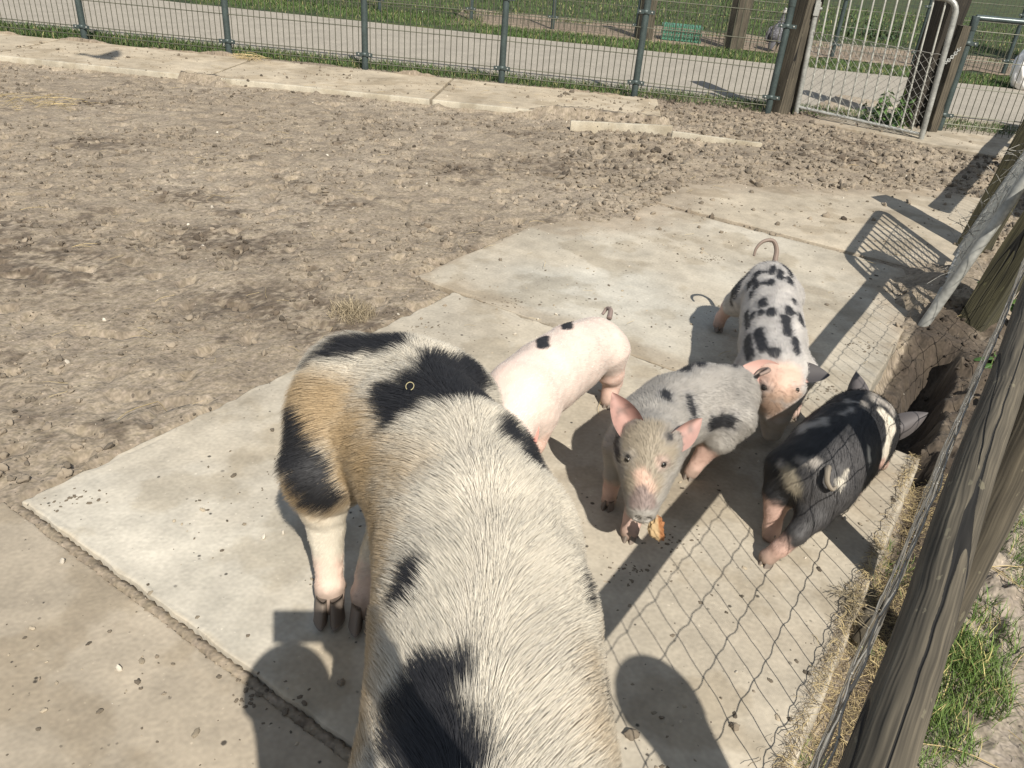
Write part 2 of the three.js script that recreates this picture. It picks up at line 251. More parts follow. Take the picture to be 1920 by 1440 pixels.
// concrete slabs ----------------------------------------------------
function slabGeo(w, d, h, rad, seed, chip = 0.006) {
  const nx = 64, nz = 64, g0 = new THREE.BoxGeometry(1, 1, 1, nx, 5, nz); g0.deleteAttribute('uv'); g0.deleteAttribute('normal'); const g = mergeVertices(g0, 1e-5), p = g.attributes.position;
  const warp = (u) => { const a = Math.abs(u) * 2, q = a < 0.82 ? a / 0.82 * 0.965 : 0.965 + (a - 0.82) / 0.18 * 0.035; return Math.sign(u) * q / 2; };
  const uv = new Float32Array(p.count * 2);
  for (let i = 0; i < p.count; i++) {
    let x = warp(p.getX(i)) * w, y = p.getY(i) * h, z = warp(p.getZ(i)) * d; const r = rad;
    const c = V(clamp(x, -w / 2 + r, w / 2 - r), clamp(y, -h / 2 + r, h / 2 - r), clamp(z, -d / 2 + r, d / 2 - r)), q = V(x, y, z).sub(c); if (q.length() > r) q.setLength(r); c.add(q);
    const e = Math.min(w / 2 - Math.abs(c.x), d / 2 - Math.abs(c.z)), k = sstep(0.05, 0, e), n = noise(c.x * 14 + seed, 3, c.z * 14), n2 = noise(c.x * 45 + seed, 7, c.z * 45);
    c.x -= Math.sign(c.x) * k * chip * (1 + n + n2) * (Math.abs(c.x) > w / 2 - 0.05 ? 1 : 0); c.z -= Math.sign(c.z) * k * chip * (1 + n + n2) * (Math.abs(c.z) > d / 2 - 0.05 ? 1 : 0);
    if (c.y > 0) c.y += -k * chip * Math.max(0, n + n2) + 0.003 * noise(c.x * 1.5 + seed, 1, c.z * 1.5) + 0.0012 * noise(c.x * 9 + seed, 1, c.z * 9);
    p.setXYZ(i, c.x, c.y, c.z); uv[i * 2] = (c.x + (Math.abs(c.x) > w / 2 - 0.002 ? c.y : 0)) / 2.3 + seed * 0.37; uv[i * 2 + 1] = (c.z + c.y) / 2.3 + seed * 0.61;
  }
  g.setAttribute('uv', new THREE.BufferAttribute(uv, 2)); g.computeVertexNormals(); return g;
}
const PALE = [0.605, 0.57, 0.50], DUST = [0.50, 0.44, 0.35], DUSTY = [0.44, 0.38, 0.30];
function slab(key, label, seed, colour) {
  const r = SLABS[key], w = r[3] - r[2], d = r[1] - r[0], [cx, , cz] = fromST((r[0] + r[1]) / 2, (r[2] + r[3]) / 2), h = 0.14;
  const g = slabGeo(w, d, h, 0.008, seed, key === 'front' ? 0.004 : 0.009), yaw = Math.atan2(-SB[1], SB[0]);
  vcol(g, (x, y, z) => { const W = V(x, 0, z).applyAxisAngle(V(0, 1, 0), yaw); const X = W.x + cx, Z = W.z + cz, du = key === 'upper' || key === 'third' || key === 'far' ? sstep(-0.062, -0.006, soilY(X, Z) - r[4] + 0.02 * noise(X * 13, 3, Z * 13) + 0.012 * noise(X * 37, 3, Z * 37)) : 0; return mix3(colour(X, Z, y > h / 2 - 0.02 ? inRect(...toST(W.x + cx, W.z + cz), r) : 0, x, z), [0.41, 0.345, 0.268], 0.9 * du); });
  const m = part('concrete_slab', g, M.concrete, scene); m.position.set(cx, r[4] - h / 2, cz); m.rotation.y = yaw; tag(m, label, 'slab', null); return m;
}
const blotch = (x, z, s, q) => fbm(x * q + s, 2.2, z * q, 5);
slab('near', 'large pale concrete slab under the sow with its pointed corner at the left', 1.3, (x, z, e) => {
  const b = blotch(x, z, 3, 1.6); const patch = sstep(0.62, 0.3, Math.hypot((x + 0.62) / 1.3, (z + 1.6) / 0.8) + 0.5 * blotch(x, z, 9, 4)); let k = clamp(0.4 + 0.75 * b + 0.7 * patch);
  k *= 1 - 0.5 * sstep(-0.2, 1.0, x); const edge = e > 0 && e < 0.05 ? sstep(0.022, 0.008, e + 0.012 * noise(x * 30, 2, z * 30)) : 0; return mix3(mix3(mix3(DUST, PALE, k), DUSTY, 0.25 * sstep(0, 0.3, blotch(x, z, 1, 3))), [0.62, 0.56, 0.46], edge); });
slab('upper', 'concrete slab behind the pink piglet, offset to the left of the near slab', 4.1, (x, z, e) => {
  const [s, t] = toST(x, z), b = blotch(x, z, 5, 1.7), pale = sstep(0.8, 0.3, Math.hypot((x - 0.35) / 1.1, (z + 3.35) / 0.75) + 0.5 * blotch(x, z, 2, 3)), rim = sstep(0.17, 0.08, s - 2.0 + 0.05 * blotch(x, z, 2, 6)) * (t > -0.1 ? 1 : 0);
  return mix3(mix3(DUST, [0.585, 0.56, 0.5], clamp(0.35 + 0.7 * b + 0.7 * pale)), DUSTY, 0.8 * rim); });
slab('front', 'brown dusty concrete slab at the bottom left, lower than the others', 7.7, (x, z) => mix3(DUSTY, [0.49, 0.43, 0.35], clamp(0.45 + 0.9 * blotch(x, z, 3, 1.8))));
slab('third', 'dusty concrete slab half buried in soil behind the spotted piglet', 2.9, (x, z) => mix3(DUST, [0.53, 0.47, 0.38], clamp(0.4 + 1.5 * blotch(x, z, 8, 1.8))));
slab('far', 'dusty concrete slab beside the wire fence in the far right corner', 5.5, (x, z) => mix3(DUST, [0.53, 0.47, 0.38], clamp(0.4 + 1.5 * blotch(x, z, 4, 1.8))));
const PALEEDGE = [0.60, 0.555, 0.46];
[['in the far row by the mesh fence, at the right end of the row', 1.16], ['in the far row by the mesh fence, second from the right end', -0.9], ['in the far row by the mesh fence, with a bird shadow on it', -2.96], ['in the far row by the mesh fence, at the left edge', -5.02], ['in the far row by the mesh fence, outside the left edge', -7.08]].forEach(([l, x1], i) => {
  if (i > 3) return;
  const w = 2.056, d = 1.15, g = slabGeo(w, d, 0.14, 0.012, i * 2.3 + 0.7, 0.005), x = x1 - w / 2, zf = STRIPZ(x);
  vcol(g, (a, b, c) => mix3(mix3([0.5, 0.425, 0.32], [0.57, 0.495, 0.385], clamp(0.5 + 1.5 * blotch(a + x, c, 3, 2))), PALEEDGE, c > d / 2 - 0.03 + 0.01 * noise(a * 9, 1, 2) ? 0.9 : 0));
  const m = part('concrete_slab', g, M.concrete, scene); m.position.set(x, 0.05 - 0.07, zf - d / 2); m.rotation.y = -Math.atan(0.07); tag(m, 'dusty concrete slab ' + l, 'slab'); });
[['left of two concrete kerb pieces showing in the loose soil', [0.72, 0.0, -6.83], 0.86, 0.035, 0.03], ['right of two concrete kerb pieces showing in the loose soil', [1.48, -0.015, -6.69], 0.74, -0.10, -0.03]].forEach(([l, p, w, yaw, roll], i) => {
  const g = slabGeo(w, 0.06, 0.2, 0.008, 3.3 + i, 0.005); vcol(g, (x, y, z) => mix3([0.5, 0.44, 0.34], PALEEDGE, clamp(0.5 + 1.4 * blotch(x + i, y, 3, 5) + (y > 0.09 ? 0.4 : 0))));
  const m = part('kerb_piece', g, M.concrete, scene); m.position.set(...p); m.rotation.set(-0.06, yaw, roll); tag(m, l, 'kerb'); });

// ------------------------------------------------------------------ far fences, gate, posts
function meshFence(posts, label, o = {}) {
  const root = thing('mesh_fence', posts[0].slice(0, 1).concat([0, posts[0][1]]), label, 'fence', null), B = root.position, top = o.top ?? 1.08, sp = o.spacing ?? 0.06;
  const L = posts.map(([x, z]) => V(x - B.x, 0, z - B.z));
  L.forEach((p, i) => {
    const lean = noise(i * 3.1, 2, 8) * 0.012; const post = part('post', tube([p.clone().setY(-0.15), p.clone().add(V(lean, top - 0.02, 0))], o.r ?? 0.034, 12), M.paintedSteel, root);
    const dir = (L[i + 1] ?? p).clone().sub(L[i - 1] ?? p).setY(0).normalize(), yaw = -Math.atan2(dir.z, dir.x);
    for (const y of o.clamps ?? [0.15, 0.8]) { const c = part('clamp', join([(() => { const g = box(0.17, 0.034, 0.012, 0, 0, 0.028); g.rotateY(yaw); return g.translate(p.x, y, p.z); })(), tube([p.clone().setY(y - 0.018), p.clone().setY(y + 0.018)], (o.r ?? 0.034) + 0.005, 12)]), M.paintedSteel, root);
      for (const s of [-1, 1]) { const b = ellipsoid([s * 0.058, 0, 0.036], [0.009, 0.009, 0.006], null, 8); b.rotateY(yaw); b.translate(p.x, y, p.z); part('bolt', b, M.galv, c); } }
  });
  for (let i = 0; i + 1 < L.length; i++) {
    const a = L[i], b = L[i + 1], len = a.distanceTo(b), n = Math.round(len / sp), ws = [];
    const off = V(0, 0, 0.012);
    for (let k = 1; k < n; k++) { const p = a.clone().lerp(b, k / n).add(off), j = noise(k * 1.7, i, 4) * 0.004; ws.push(rod(p.clone().setY(0.0).add(V(j, 0, 0)), p.clone().setY(top - 0.06).add(V(-j, 0, 0)), 0.0042, 4)); }
    for (const y of o.rods ?? [0.07, 0.155, 0.41, 0.66, 0.91]) for (const q of [-1, 1]) ws.push(rod(a.clone().setY(y).add(V(0.03, 0, 0.012 + q * 0.006)), b.clone().setY(y).add(V(-0.03, 0, 0.012 + q * 0.006)), 0.0036, 4));
    part('wire_panel', join(ws), M.wire, root);
  }
  part('top_rail', tube(L.map((p) => p.clone().setY(top)), 0.026, 10), M.railSteel, root);
  for (const i of [0, L.length - 1]) part('rail_sleeve', tube([L[i].clone().setY(top - 0.11), L[i].clone().setY(top + 0.01)], 0.037, 12), M.railSteel, root);
  return root;
}
meshFence([[-7.95, -9.24], [-6.42, -9.14], [-4.88, -9.06], [-3.29, -8.95], [-1.826, -8.86], [-0.385, -8.76], [0.986, -8.61], [2.316, -8.42]], 'long steel mesh fence between the pig pen and the path, left of the gate');
meshFence([[3.98, -8.28], [5.4, -8.12], [6.85, -7.96]], 'short steel mesh fence between the pig pen and the path, right of the gate', { top: 1.02 });
meshFence([[-4.3, -14.75], [-2.75, -14.6], [-1.2, -14.4], [0.15, -14.25], [1.5, -14.1], [3.12, -13.9], [4.6, -13.8], [5.85, -13.7], [7.23, -13.6], [8.7, -13.5]], 'steel mesh fence on the far side of the path', { top: 1.25, r: 0.032 });
// timber gate posts
function timber(pts, w, d, mat, seed, yaw = 0) { const n = 14, g = new THREE.BoxGeometry(w, 1, d, 4, n, 4), p = g.attributes.position, uv = g.attributes.uv, A = V(...pts[0]), Bv = V(...pts[1]); const L = A.distanceTo(Bv);
  for (let i = 0; i < p.count; i++) { const t = p.getY(i) + 0.5, k = 1 + 0.05 * noise(t * 4, seed, 1); let x = p.getX(i) * k + 0.012 * noise(t * 5 + p.getX(i) * 20, seed, p.getZ(i) * 9), z = p.getZ(i) * k + 0.012 * noise(t * 5 + 3, seed, p.getX(i) * 9 + p.getZ(i) * 20); const c = A.clone().lerp(Bv, t), q = V(x, 0, z).applyAxisAngle(V(0, 1, 0), yaw); p.setXYZ(i, c.x + q.x, c.y, c.z + q.z); uv.setXY(i, (x + z) * 2.2 + seed, t * L * 0.7); }
  g.computeVertexNormals(); return g; }
function post(name, label, base, top, w, d, mat, seed, yaw = 0) { const r = thing(name, base, label, 'post'); part('timber', timber([[0, -0.15, 0], [top[0] - base[0], top[1] - base[1], top[2] - base[2]]], w, d, mat, seed, yaw), mat, r); return r; }
post('timber_post', 'thick dark timber gate post left of the white barred gate', [2.45, 0, -8.5], [2.53, 1.75, -8.5], 0.2, 0.16, M.wood, 1.1, 0.55);
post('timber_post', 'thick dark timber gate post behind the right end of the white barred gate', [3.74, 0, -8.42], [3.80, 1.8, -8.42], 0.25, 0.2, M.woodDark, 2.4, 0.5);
post('timber_post', 'slim weathered timber post beside the right hinge side of the white gate', [3.86, 0, -8.2], [3.86, 0.95, -8.2], 0.09, 0.09, M.wood, 3.4, 0.3);
post('timber_post', 'broad timber post on the far verge left of the guinea fowl', [2.98, 0, -13.6], [3.02, 1.5, -13.6], 0.24, 0.2, M.wood, 5.2, 0.4);
post('timber_post', 'grey timber post on the far verge left of the green crate', [1.62, 0, -14.0], [1.65, 1.5, -14.0], 0.2, 0.18, M.wood, 6.2, 0.4);
// white barred gate, ajar
const bentTube = (pts, r, n = 10) => { const c = []; for (let i = 0; i < pts.length; i++) { const p = pts[i]; if (i === 0 || i === pts.length - 1) { c.push(p); continue; } const a = pts[i - 1].clone().sub(p), b = pts[i + 1].clone().sub(p), q = 0.13; a.setLength(Math.min(q, a.length() / 2)); b.setLength(Math.min(q, b.length() / 2)); for (let k = 0; k <= 6; k++) { const t = k / 6; c.push(p.clone().addScaledVector(a, (1 - t) * (1 - t)).addScaledVector(b, t * t)); } } return tube(c, r, n); };
function gate(label, a, b, H, nbar, o = {}) {
  const root = thing('barred_gate', a, label, 'gate'), e = V(b[0] - a[0], 0, b[2] - a[2]), dl = b[1] - a[1], lean = o.lean ? V(...o.lean) : V(0, 0, 0);
  const P = (u, y) => V(e.x * u + lean.x * y, dl * u + y, e.z * u + lean.z * y);
  part('frame', bentTube([P(0, 0), P(0, H), P(1, H), P(1, 0)], o.r ?? 0.026), M.galv, root);
  part('bottom_rail', rod(P(0, 0.06), P(1, 0.06), 0.016, 8), M.galv, root);
  for (let k = 1; k <= nbar; k++) part('bar', rod(P(k / (nbar + 1), 0.06), P(k / (nbar + 1), H - 0.005), 0.0085, 7), M.bar, root);
  // chain link on the lower part
  const w = [], len = e.length(), dz = 0.075, top = o.net ?? 0.72, nn = V(-e.z, 0, e.x).normalize(); const n = Math.ceil((len + top) / dz);
  for (const s of [1, -1]) for (let k = 0; k < n; k++) { const pts = []; let u0 = s > 0 ? k * dz - top : k * dz; for (let q = 0; q <= 24; q++) { const y = q / 24 * top, u = u0 + s * y; if (u < 0.02 || u > len - 0.02) continue; pts.push(P(u / len, y + 0.03 + 0.008 * noise(u * 8, y * 8, s)).addScaledVector(nn, 0.014 + 0.012 * noise(u * 5, y * 7, 2 + s))); } if (pts.length > 1) w.push(tube(pts, 0.0016, 4)); }
  const edge = []; for (let q = 0; q <= 40; q++) edge.push(P(0.02 + 0.96 * q / 40, top + 0.03 + 0.02 * noise(q * 0.8, 3, 1)).addScaledVector(nn, 0.02)); w.push(tube(edge, 0.003, 4));
  part('wire_netting', join(w), M.netWire, root); return root;
}
const g1 = gate('white barred steel gate with wire netting, standing ajar in the far fence', [2.6, 0.02, -8.42], [3.6, -0.02, -7.76], 1.19, 11, { net: 0.72, lean: [-0.05, 0, 0] });
part('hinge', join([box(0.05, 0.12, 0.03, -0.05, 0.95, 0.02), tube([[-0.06, 0.95, 0.02], [0.0, 0.95, 0.0]], 0.014, 8)]), M.galv, g1);
{ const c = thing('chain', [3.58, 0.68, -7.83], 'steel chain tying the white gate to the right hand fence', 'chain'); const ps = [V(0, 0, 0), V(0.1, -0.03, -0.12), V(0.22, 0.03, -0.25), V(0.34, 0.12, -0.4)], cv = new THREE.CatmullRomCurve3(ps); for (let i = 0; i < 18; i++) { const p = cv.getPoint(i / 17), t = cv.getTangent(i / 17); const g = new THREE.TorusGeometry(0.014, 0.0045, 5, 10); g.scale(1, 1.5, 1); g.rotateY(i % 2 ? 1.57 : 0); g.applyQuaternion(new THREE.Quaternion().setFromUnitVectors(V(0, 1, 0), t)); g.translate(p.x, p.y, p.z); part('link', g, M.galv, c); } }
// ------------------------------------------------------------------ pigs
function surfaceNets(f, lo, hi, h) {
  const n = [0, 1, 2].map((i) => Math.ceil((hi[i] - lo[i]) / h) + 1), [nx, ny, nz] = n, val = new Float32Array(nx * ny * nz), B = 8;
  for (let bz = 0; bz < nz; bz += B) for (let by = 0; by < ny; by += B) for (let bx = 0; bx < nx; bx += B) {
    const far = f(lo[0] + (bx + B / 2) * h, lo[1] + (by + B / 2) * h, lo[2] + (bz + B / 2) * h), skip = Math.abs(far) > B * h * 1.15 + 0.03;
    for (let z = bz; z < Math.min(nz, bz + B); z++) for (let y = by; y < Math.min(ny, by + B); y++) for (let x = bx; x < Math.min(nx, bx + B); x++) val[(z * ny + y) * nx + x] = skip ? far : f(lo[0] + x * h, lo[1] + y * h, lo[2] + z * h);
  }
  const id = new Int32Array(nx * ny * nz).fill(-1), pos = [], idx = [], at = (x, y, z) => (z * ny + y) * nx + x;
  const E = [[0, 1], [2, 3], [4, 5], [6, 7], [0, 2], [1, 3], [4, 6], [5, 7], [0, 4], [1, 5], [2, 6], [3, 7]];
  const c = new Float32Array(8);
  for (let z = 0; z < nz - 1; z++) for (let y = 0; y < ny - 1; y++) for (let x = 0; x < nx - 1; x++) {
    let m = 0; for (let k = 0; k < 8; k++) { c[k] = val[at(x + (k & 1), y + ((k >> 1) & 1), z + (k >> 2))]; if (c[k] < 0) m |= 1 << k; }
    if (m === 0 || m === 255) continue; let px = 0, py = 0, pz = 0, q = 0;
    for (const [a, b] of E) if ((c[a] < 0) !== (c[b] < 0)) { const t = c[a] / (c[a] - c[b]); px += mix(a & 1, b & 1, t); py += mix((a >> 1) & 1, (b >> 1) & 1, t); pz += mix(a >> 2, b >> 2, t); q++; }
    id[at(x, y, z)] = pos.length / 3; pos.push(lo[0] + (x + px / q) * h, lo[1] + (y + py / q) * h, lo[2] + (z + pz / q) * h);
  }
  for (let z = 1; z < nz - 1; z++) for (let y = 1; y < ny - 1; y++) for (let x = 1; x < nx - 1; x++) {
    const a = val[at(x, y, z)] < 0;
    const quad = (p, q, r, s, flip) => { if (p < 0 || q < 0 || r < 0 || s < 0) return; flip ? idx.push(p, q, r, p, r, s) : idx.push(p, r, q, p, s, r); };
    if (a !== val[at(x + 1, y, z)] < 0) quad(id[at(x, y - 1, z - 1)], id[at(x, y, z - 1)], id[at(x, y, z)], id[at(x, y - 1, z)], a);
    if (a !== val[at(x, y + 1, z)] < 0) quad(id[at(x - 1, y, z - 1)], id[at(x - 1, y, z)], id[at(x, y, z)], id[at(x, y, z - 1)], a);
    if (a !== val[at(x, y, z + 1)] < 0) quad(id[at(x - 1, y - 1, z)], id[at(x, y - 1, z)], id[at(x, y, z)], id[at(x - 1, y, z)], a);
  }
  return meshGeo(pos, idx);
}
const smin = (a, b, k) => { const h = Math.max(k - Math.abs(a - b), 0) / k; return Math.min(a, b) - h * h * k * 0.25; };
function capsule(x, y, z, a, b) { const bx = b[0] - a[0], by = b[1] - a[1], bz = b[2] - a[2], px = x - a[0], py = y - a[1], pz = z - a[2], l = bx * bx + by * by + bz * bz; const t = l ? clamp((px * bx + py * by + pz * bz) / l) : 0; const dx = px - t * bx, dy = py - t * by, dz = pz - t * bz; return Math.sqrt(dx * dx + dy * dy + dz * dz) - mix(a[3], b[3], t); }
function chainField(ch, k) { return (x, y, z) => { let d = 1e3; if (ch.length === 1) return capsule(x, y, z, ch[0], ch[0]); for (let i = 0; i + 1 < ch.length; i++) d = smin(d, capsule(x, y, z, ch[i], ch[i + 1]), k); return d; }; }
function bodyField(P) {
  const to = P.torso.map((c) => chainField(c, 0.012)), le = P.legs.map((c) => chainField(c, 0.012)), he = P.head.map((c) => chainField(c, P.hk ?? 0.015)), kt = P.kt ?? 0.05, kl = P.kl ?? 0.035, cuts = P.cuts || [], lids = [];
  if (P.lidded) for (const e of P.eyes) { const hb = P.head[1][0], E = V(e[0], e[1], e[2]), n = E.clone().sub(V(hb[0], hb[1], hb[2])).normalize(), tip = P.head[1][P.head[1].length - 1], dn = V(tip[0], tip[1], tip[2]).sub(E); dn.addScaledVector(n, -dn.dot(n)).normalize(); const sd = dn.clone().cross(n); for (const [k, r] of [[-0.0125, 0.0085], [0.0125, 0.0065]]) lids.push([-1, 1].map((g) => [...E.clone().addScaledVector(dn, k * (g === 0 ? 1 : 0.9)).addScaledVector(sd, g * 0.011).addScaledVector(n, -0.0035).toArray(), r])); }
  return (x, y, z) => {
    let d = 1e3, l = 1e3; for (const f of to) d = smin(d, f(x, y, z), kt);
    for (const f of le) l = Math.min(l, f(x, y, z)); d = smin(d, l, kl);
    let h = 1e3; for (const f of he) h = smin(h, f(x, y, z), 0.03); d = smin(d, h, 0.045);
    for (const c of lids) d = smin(d, capsule(x, y, z, c[0], c[1]), 0.012);
    for (const c of cuts) { const q = capsule(x, y, z, c[0], c[1]); d = -smin(-d, q, c[2] ?? 0.01); }
    return d + (y < (P.wrTop ?? 0) ? 0.0022 * noise(x * 14, y * 75, z * 14) : 0) + (P.wr ?? 0.0015) * noise(x * 45, y * 45, z * 45) + 0.004 * noise(x * 9, y * 9, z * 9);
  };
}
function segDist(x, y, z, s) { return s.length > 4 ? capsule(x, y, z, s.slice(0, 4), s.slice(4)) : capsule(x, y, z, s, s); }
function coat(P) { return (x, y, z, jit = 0) => { let c = P.base; if (P.mottle) { const mo = 1 + P.mottle * (noise(x * 11, y * 11, z * 11) + 0.8 * noise(x * 31, y * 31, z * 31)); c = [c[0] * mo, c[1] * mo, c[2] * mo]; } const n = noise(x * 38, y * 38, z * 38) * 0.7 + noise(x * 95, y * 95, z * 95) * 0.5; for (const L of P.paint) { let d = 1e3; for (const s of L.at) { const q = segDist(x, y, z, s); if (q < d) d = q; } d += (L.amp ?? 0.008) * n + jit; const m = sstep(L.soft ?? 0.006, -(L.soft ?? 0.006), d); if (m > 0) c = mix3(c, L.c, m * (L.max ?? 1)); } return c; }; }
function ear(base, tip, out, w, cup, thick = 0.004) {          // leaf shaped, cupped sheet with thickness; "out" is the side it opens to
  const A = V(...base), T = V(...tip), L = T.clone().sub(A), len = L.length(), d = L.clone().normalize(), o = V(...out); o.addScaledVector(d, -o.dot(d)).normalize(); const s = d.clone().cross(o), nu = 14, nv = 10, pos = [], idx = [];
  for (const side of [1, -1]) for (let i = 0; i <= nu; i++) for (let j = 0; j <= nv; j++) { const u = i / nu, v = j / nv * 2 - 1, W = w * (1 - Math.pow(u, 1.7)) * (0.72 + 0.55 * u), tk = thick * (1 - v * v) * (1 - u * u); const q = A.clone().addScaledVector(d, len * u).addScaledVector(s, W * v).addScaledVector(o, cup * W * (v * v - 0.3) * (1.2 - 0.6 * u) - 0.25 * len * u * u * (cup > 1.2 ? -0.3 : 0.4) + side * tk); pos.push(q.x, q.y, q.z); }
  const N = (nu + 1) * (nv + 1); for (const o2 of [0, 1]) for (let i = 0; i < nu; i++) for (let j = 0; j < nv; j++) { const a = o2 * N + i * (nv + 1) + j, b = a + nv + 1; o2 ? idx.push(a, a + 1, b, b, a + 1, b + 1) : idx.push(a, b, a + 1, a + 1, b, b + 1); }
  return meshGeo(pos, idx);
}
function claws(foot, dir, s) {                                // cloven hoof: two wedge-shaped claws and two dew claws
  const f = V(...dir).setY(0).normalize(), r = V(f.z, 0, -f.x), out = [], nr = 7, na = 18;
  for (const k of [-1, 1]) {
    const pos = [], idx = []; for (let i = 0; i <= nr; i++) { const t = i / nr, W = s * (0.43 - 0.06 * t), L = s * (0.86 - 0.3 * t) * (i === 0 ? 0.93 : 1), cf = s * (0.32 - 0.42 * t), cr = k * s * (0.44 - 0.1 * t), y = t * 1.45 * s; for (let a = 0; a < na; a++) { const A = a / na * Math.PI * 2, ca = Math.cos(A), sa = Math.sin(A); const inner = sa * k < 0 ? 0.82 : 1; const q = V(...foot).addScaledVector(f, cf + L * (ca > 0 ? ca * 1.12 : ca * 0.8)).addScaledVector(r, cr + W * sa * inner * (ca > 0 ? 1 - 0.35 * ca * ca : 1) - k * 0.1 * s * Math.max(0, ca)); pos.push(q.x, q.y + y, q.z); if (i) { const b = (a + 1) % na, o = (i - 1) * na; idx.push(o + a, o + b, o + na + a, o + b, o + na + b, o + na + a); } } }
    const c = V(...foot), n0 = pos.length / 3; pos.push(c.x + r.x * k * 0.44 * s, c.y, c.z + r.z * k * 0.44 * s, c.x - f.x * 0.1 * s + r.x * k * 0.3 * s, c.y + 1.5 * s, c.z - f.z * 0.1 * s + r.z * k * 0.3 * s); for (let a = 0; a < na; a++) { const b = (a + 1) % na, o = nr * na; idx.push(n0, a, b, n0 + 1, o + b, o + a); }
    out.push(meshGeo(pos, idx)); const e = V(...foot).addScaledVector(r, k * 0.66 * s).addScaledVector(f, -0.75 * s); out.push(ellipsoid([e.x, e.y + 1.5 * s, e.z], [0.2 * s, 0.34 * s, 0.22 * s], null, 8));
  }
  return out;
}
const HAIR = (() => { const pos = [], idx = [], zs = [0, 0.35, 0.7, 1], ys = [0, 0.13, 0.16, 0.1], ws = [0.5, 0.5, 0.36, 0.06]; zs.forEach((z, i) => { pos.push(-ws[i], ys[i], z, ws[i], ys[i], z); if (i) { const k = i * 2; idx.push(k - 2, k - 1, k, k, k - 1, k + 1); } }); const g = meshGeo(pos, idx); return g; })();
function growHair(P, geo, field, colour, root) {
  const r = rng(P.seed), p = geo.attributes.position, nI = P.bodyCount, ix = geo.index.array, nb = field.tris, area = new Float32Array(nb); let tot = 0; const a = V(), b = V(), c = V();
  for (let i = 0; i < nb; i++) { a.fromBufferAttribute(p, ix[i * 3]); b.fromBufferAttribute(p, ix[i * 3 + 1]); c.fromBufferAttribute(p, ix[i * 3 + 2]); const n = b.clone().sub(a).cross(c.clone().sub(a)); tot += n.length() / 2; area[i] = tot; }
  const mat = [], col = [], m4 = new THREE.Matrix4(), spine = P.spine.map((q) => V(...q));
  for (let k = 0; k < P.hairs; k++) {
    const t = r() * tot; let lo = 0, hi = nb - 1; while (lo < hi) { const md = (lo + hi) >> 1; area[md] < t ? lo = md + 1 : hi = md; }
    a.fromBufferAttribute(p, ix[lo * 3]); b.fromBufferAttribute(p, ix[lo * 3 + 1]); c.fromBufferAttribute(p, ix[lo * 3 + 2]); let u = r(), v = r(); if (u + v > 1) { u = 1 - u; v = 1 - v; }
    const q = a.clone().addScaledVector(b.clone().sub(a), u).addScaledVector(c.clone().sub(a), v), n = b.clone().sub(a).cross(c.clone().sub(a)).normalize();
    const nn = V(); for (const j of [0, 1, 2]) { nn.x += geo.attributes.normal.getX(ix[lo * 3 + j]); nn.y += geo.attributes.normal.getY(ix[lo * 3 + j]); nn.z += geo.attributes.normal.getZ(ix[lo * 3 + j]); } nn.normalize();
    if (q.y < (P.hairMinY ?? 0.08)) continue;
    const W = q.clone().add(root.position);
    let best = 1e9, bt = null, bp = null; for (let i = 0; i + 1 < spine.length; i++) { const d = spine[i + 1].clone().sub(spine[i]), s = clamp(W.clone().sub(spine[i]).dot(d) / d.lengthSq()), e = spine[i].clone().addScaledVector(d, s), dd = e.distanceTo(W); if (dd < best) { best = dd; bt = d.normalize(); bp = e; } }
    const side = W.clone().sub(bp).setY(0); const sd = side.length(); if (sd > 1e-4) side.divideScalar(sd);
    const spread = P.spread ?? 0.7, w = V(noise(W.x * 9, W.y * 9, W.z * 9), noise(W.x * 9 + 9, W.y * 9, W.z * 9) * 0.6, noise(W.x * 9, W.y * 9 + 7, W.z * 9));
    const f = bt.clone().multiplyScalar(1).addScaledVector(side, spread * sstep(0, 0.05, sd)).add(V(0, -0.75 * sstep(0.05, 0.2, sd), 0)).addScaledVector(w, P.mess ?? 0.35).add(V(r() - 0.5, r() - 0.5, r() - 0.5).multiplyScalar(P.rand ?? 0.25));
    f.addScaledVector(nn, -f.dot(nn)).normalize(); const lift = (P.lift ?? 0.12) * (0.5 + r()); f.addScaledVector(nn, lift).normalize();
    let len = P.hairLen * (0.55 + 0.75 * r()); const cc = colour(W.x, W.y, W.z, (r() - 0.5) * (P.jit ?? 0.012)); const pinkness = cc[0] - cc[2] > 0.2 && cc[0] > 0.5 ? 0.55 : 1; len *= pinkness * (W.y < 0.14 * (P.big ?? 1) ? (P.big ? 0.25 : 0.6) : 1);
    const x = f.clone().cross(nn).normalize(), y = x.clone().cross(f).negate(); if (y.dot(nn) < 0) { y.negate(); } const wd = P.hairW * (0.6 + 0.8 * r());
    m4.makeBasis(x.multiplyScalar(wd), y.multiplyScalar(len), f.multiplyScalar(len)); m4.setPosition(q.x, q.y - 0, q.z); mat.push(m4.clone());
    const br = 0.88 + 0.27 * r(), h = P.hairTone ? P.hairTone(cc, W, r()) : cc; col.push([clamp(h[0] * br, 0, 0.85), clamp(h[1] * br, 0, 0.82), clamp(h[2] * br, 0, 0.78)]);
  }
  const im = new THREE.InstancedMesh(HAIR, M.hair, mat.length), C = new THREE.Color(); mat.forEach((m, i) => { im.setMatrixAt(i, m); im.setColorAt(i, C.setRGB(...col[i])); });
  im.name = 'coat_hair'; im.userData.kind = 'stuff'; im.castShadow = im.receiveShadow = true; root.add(im); return im;
}
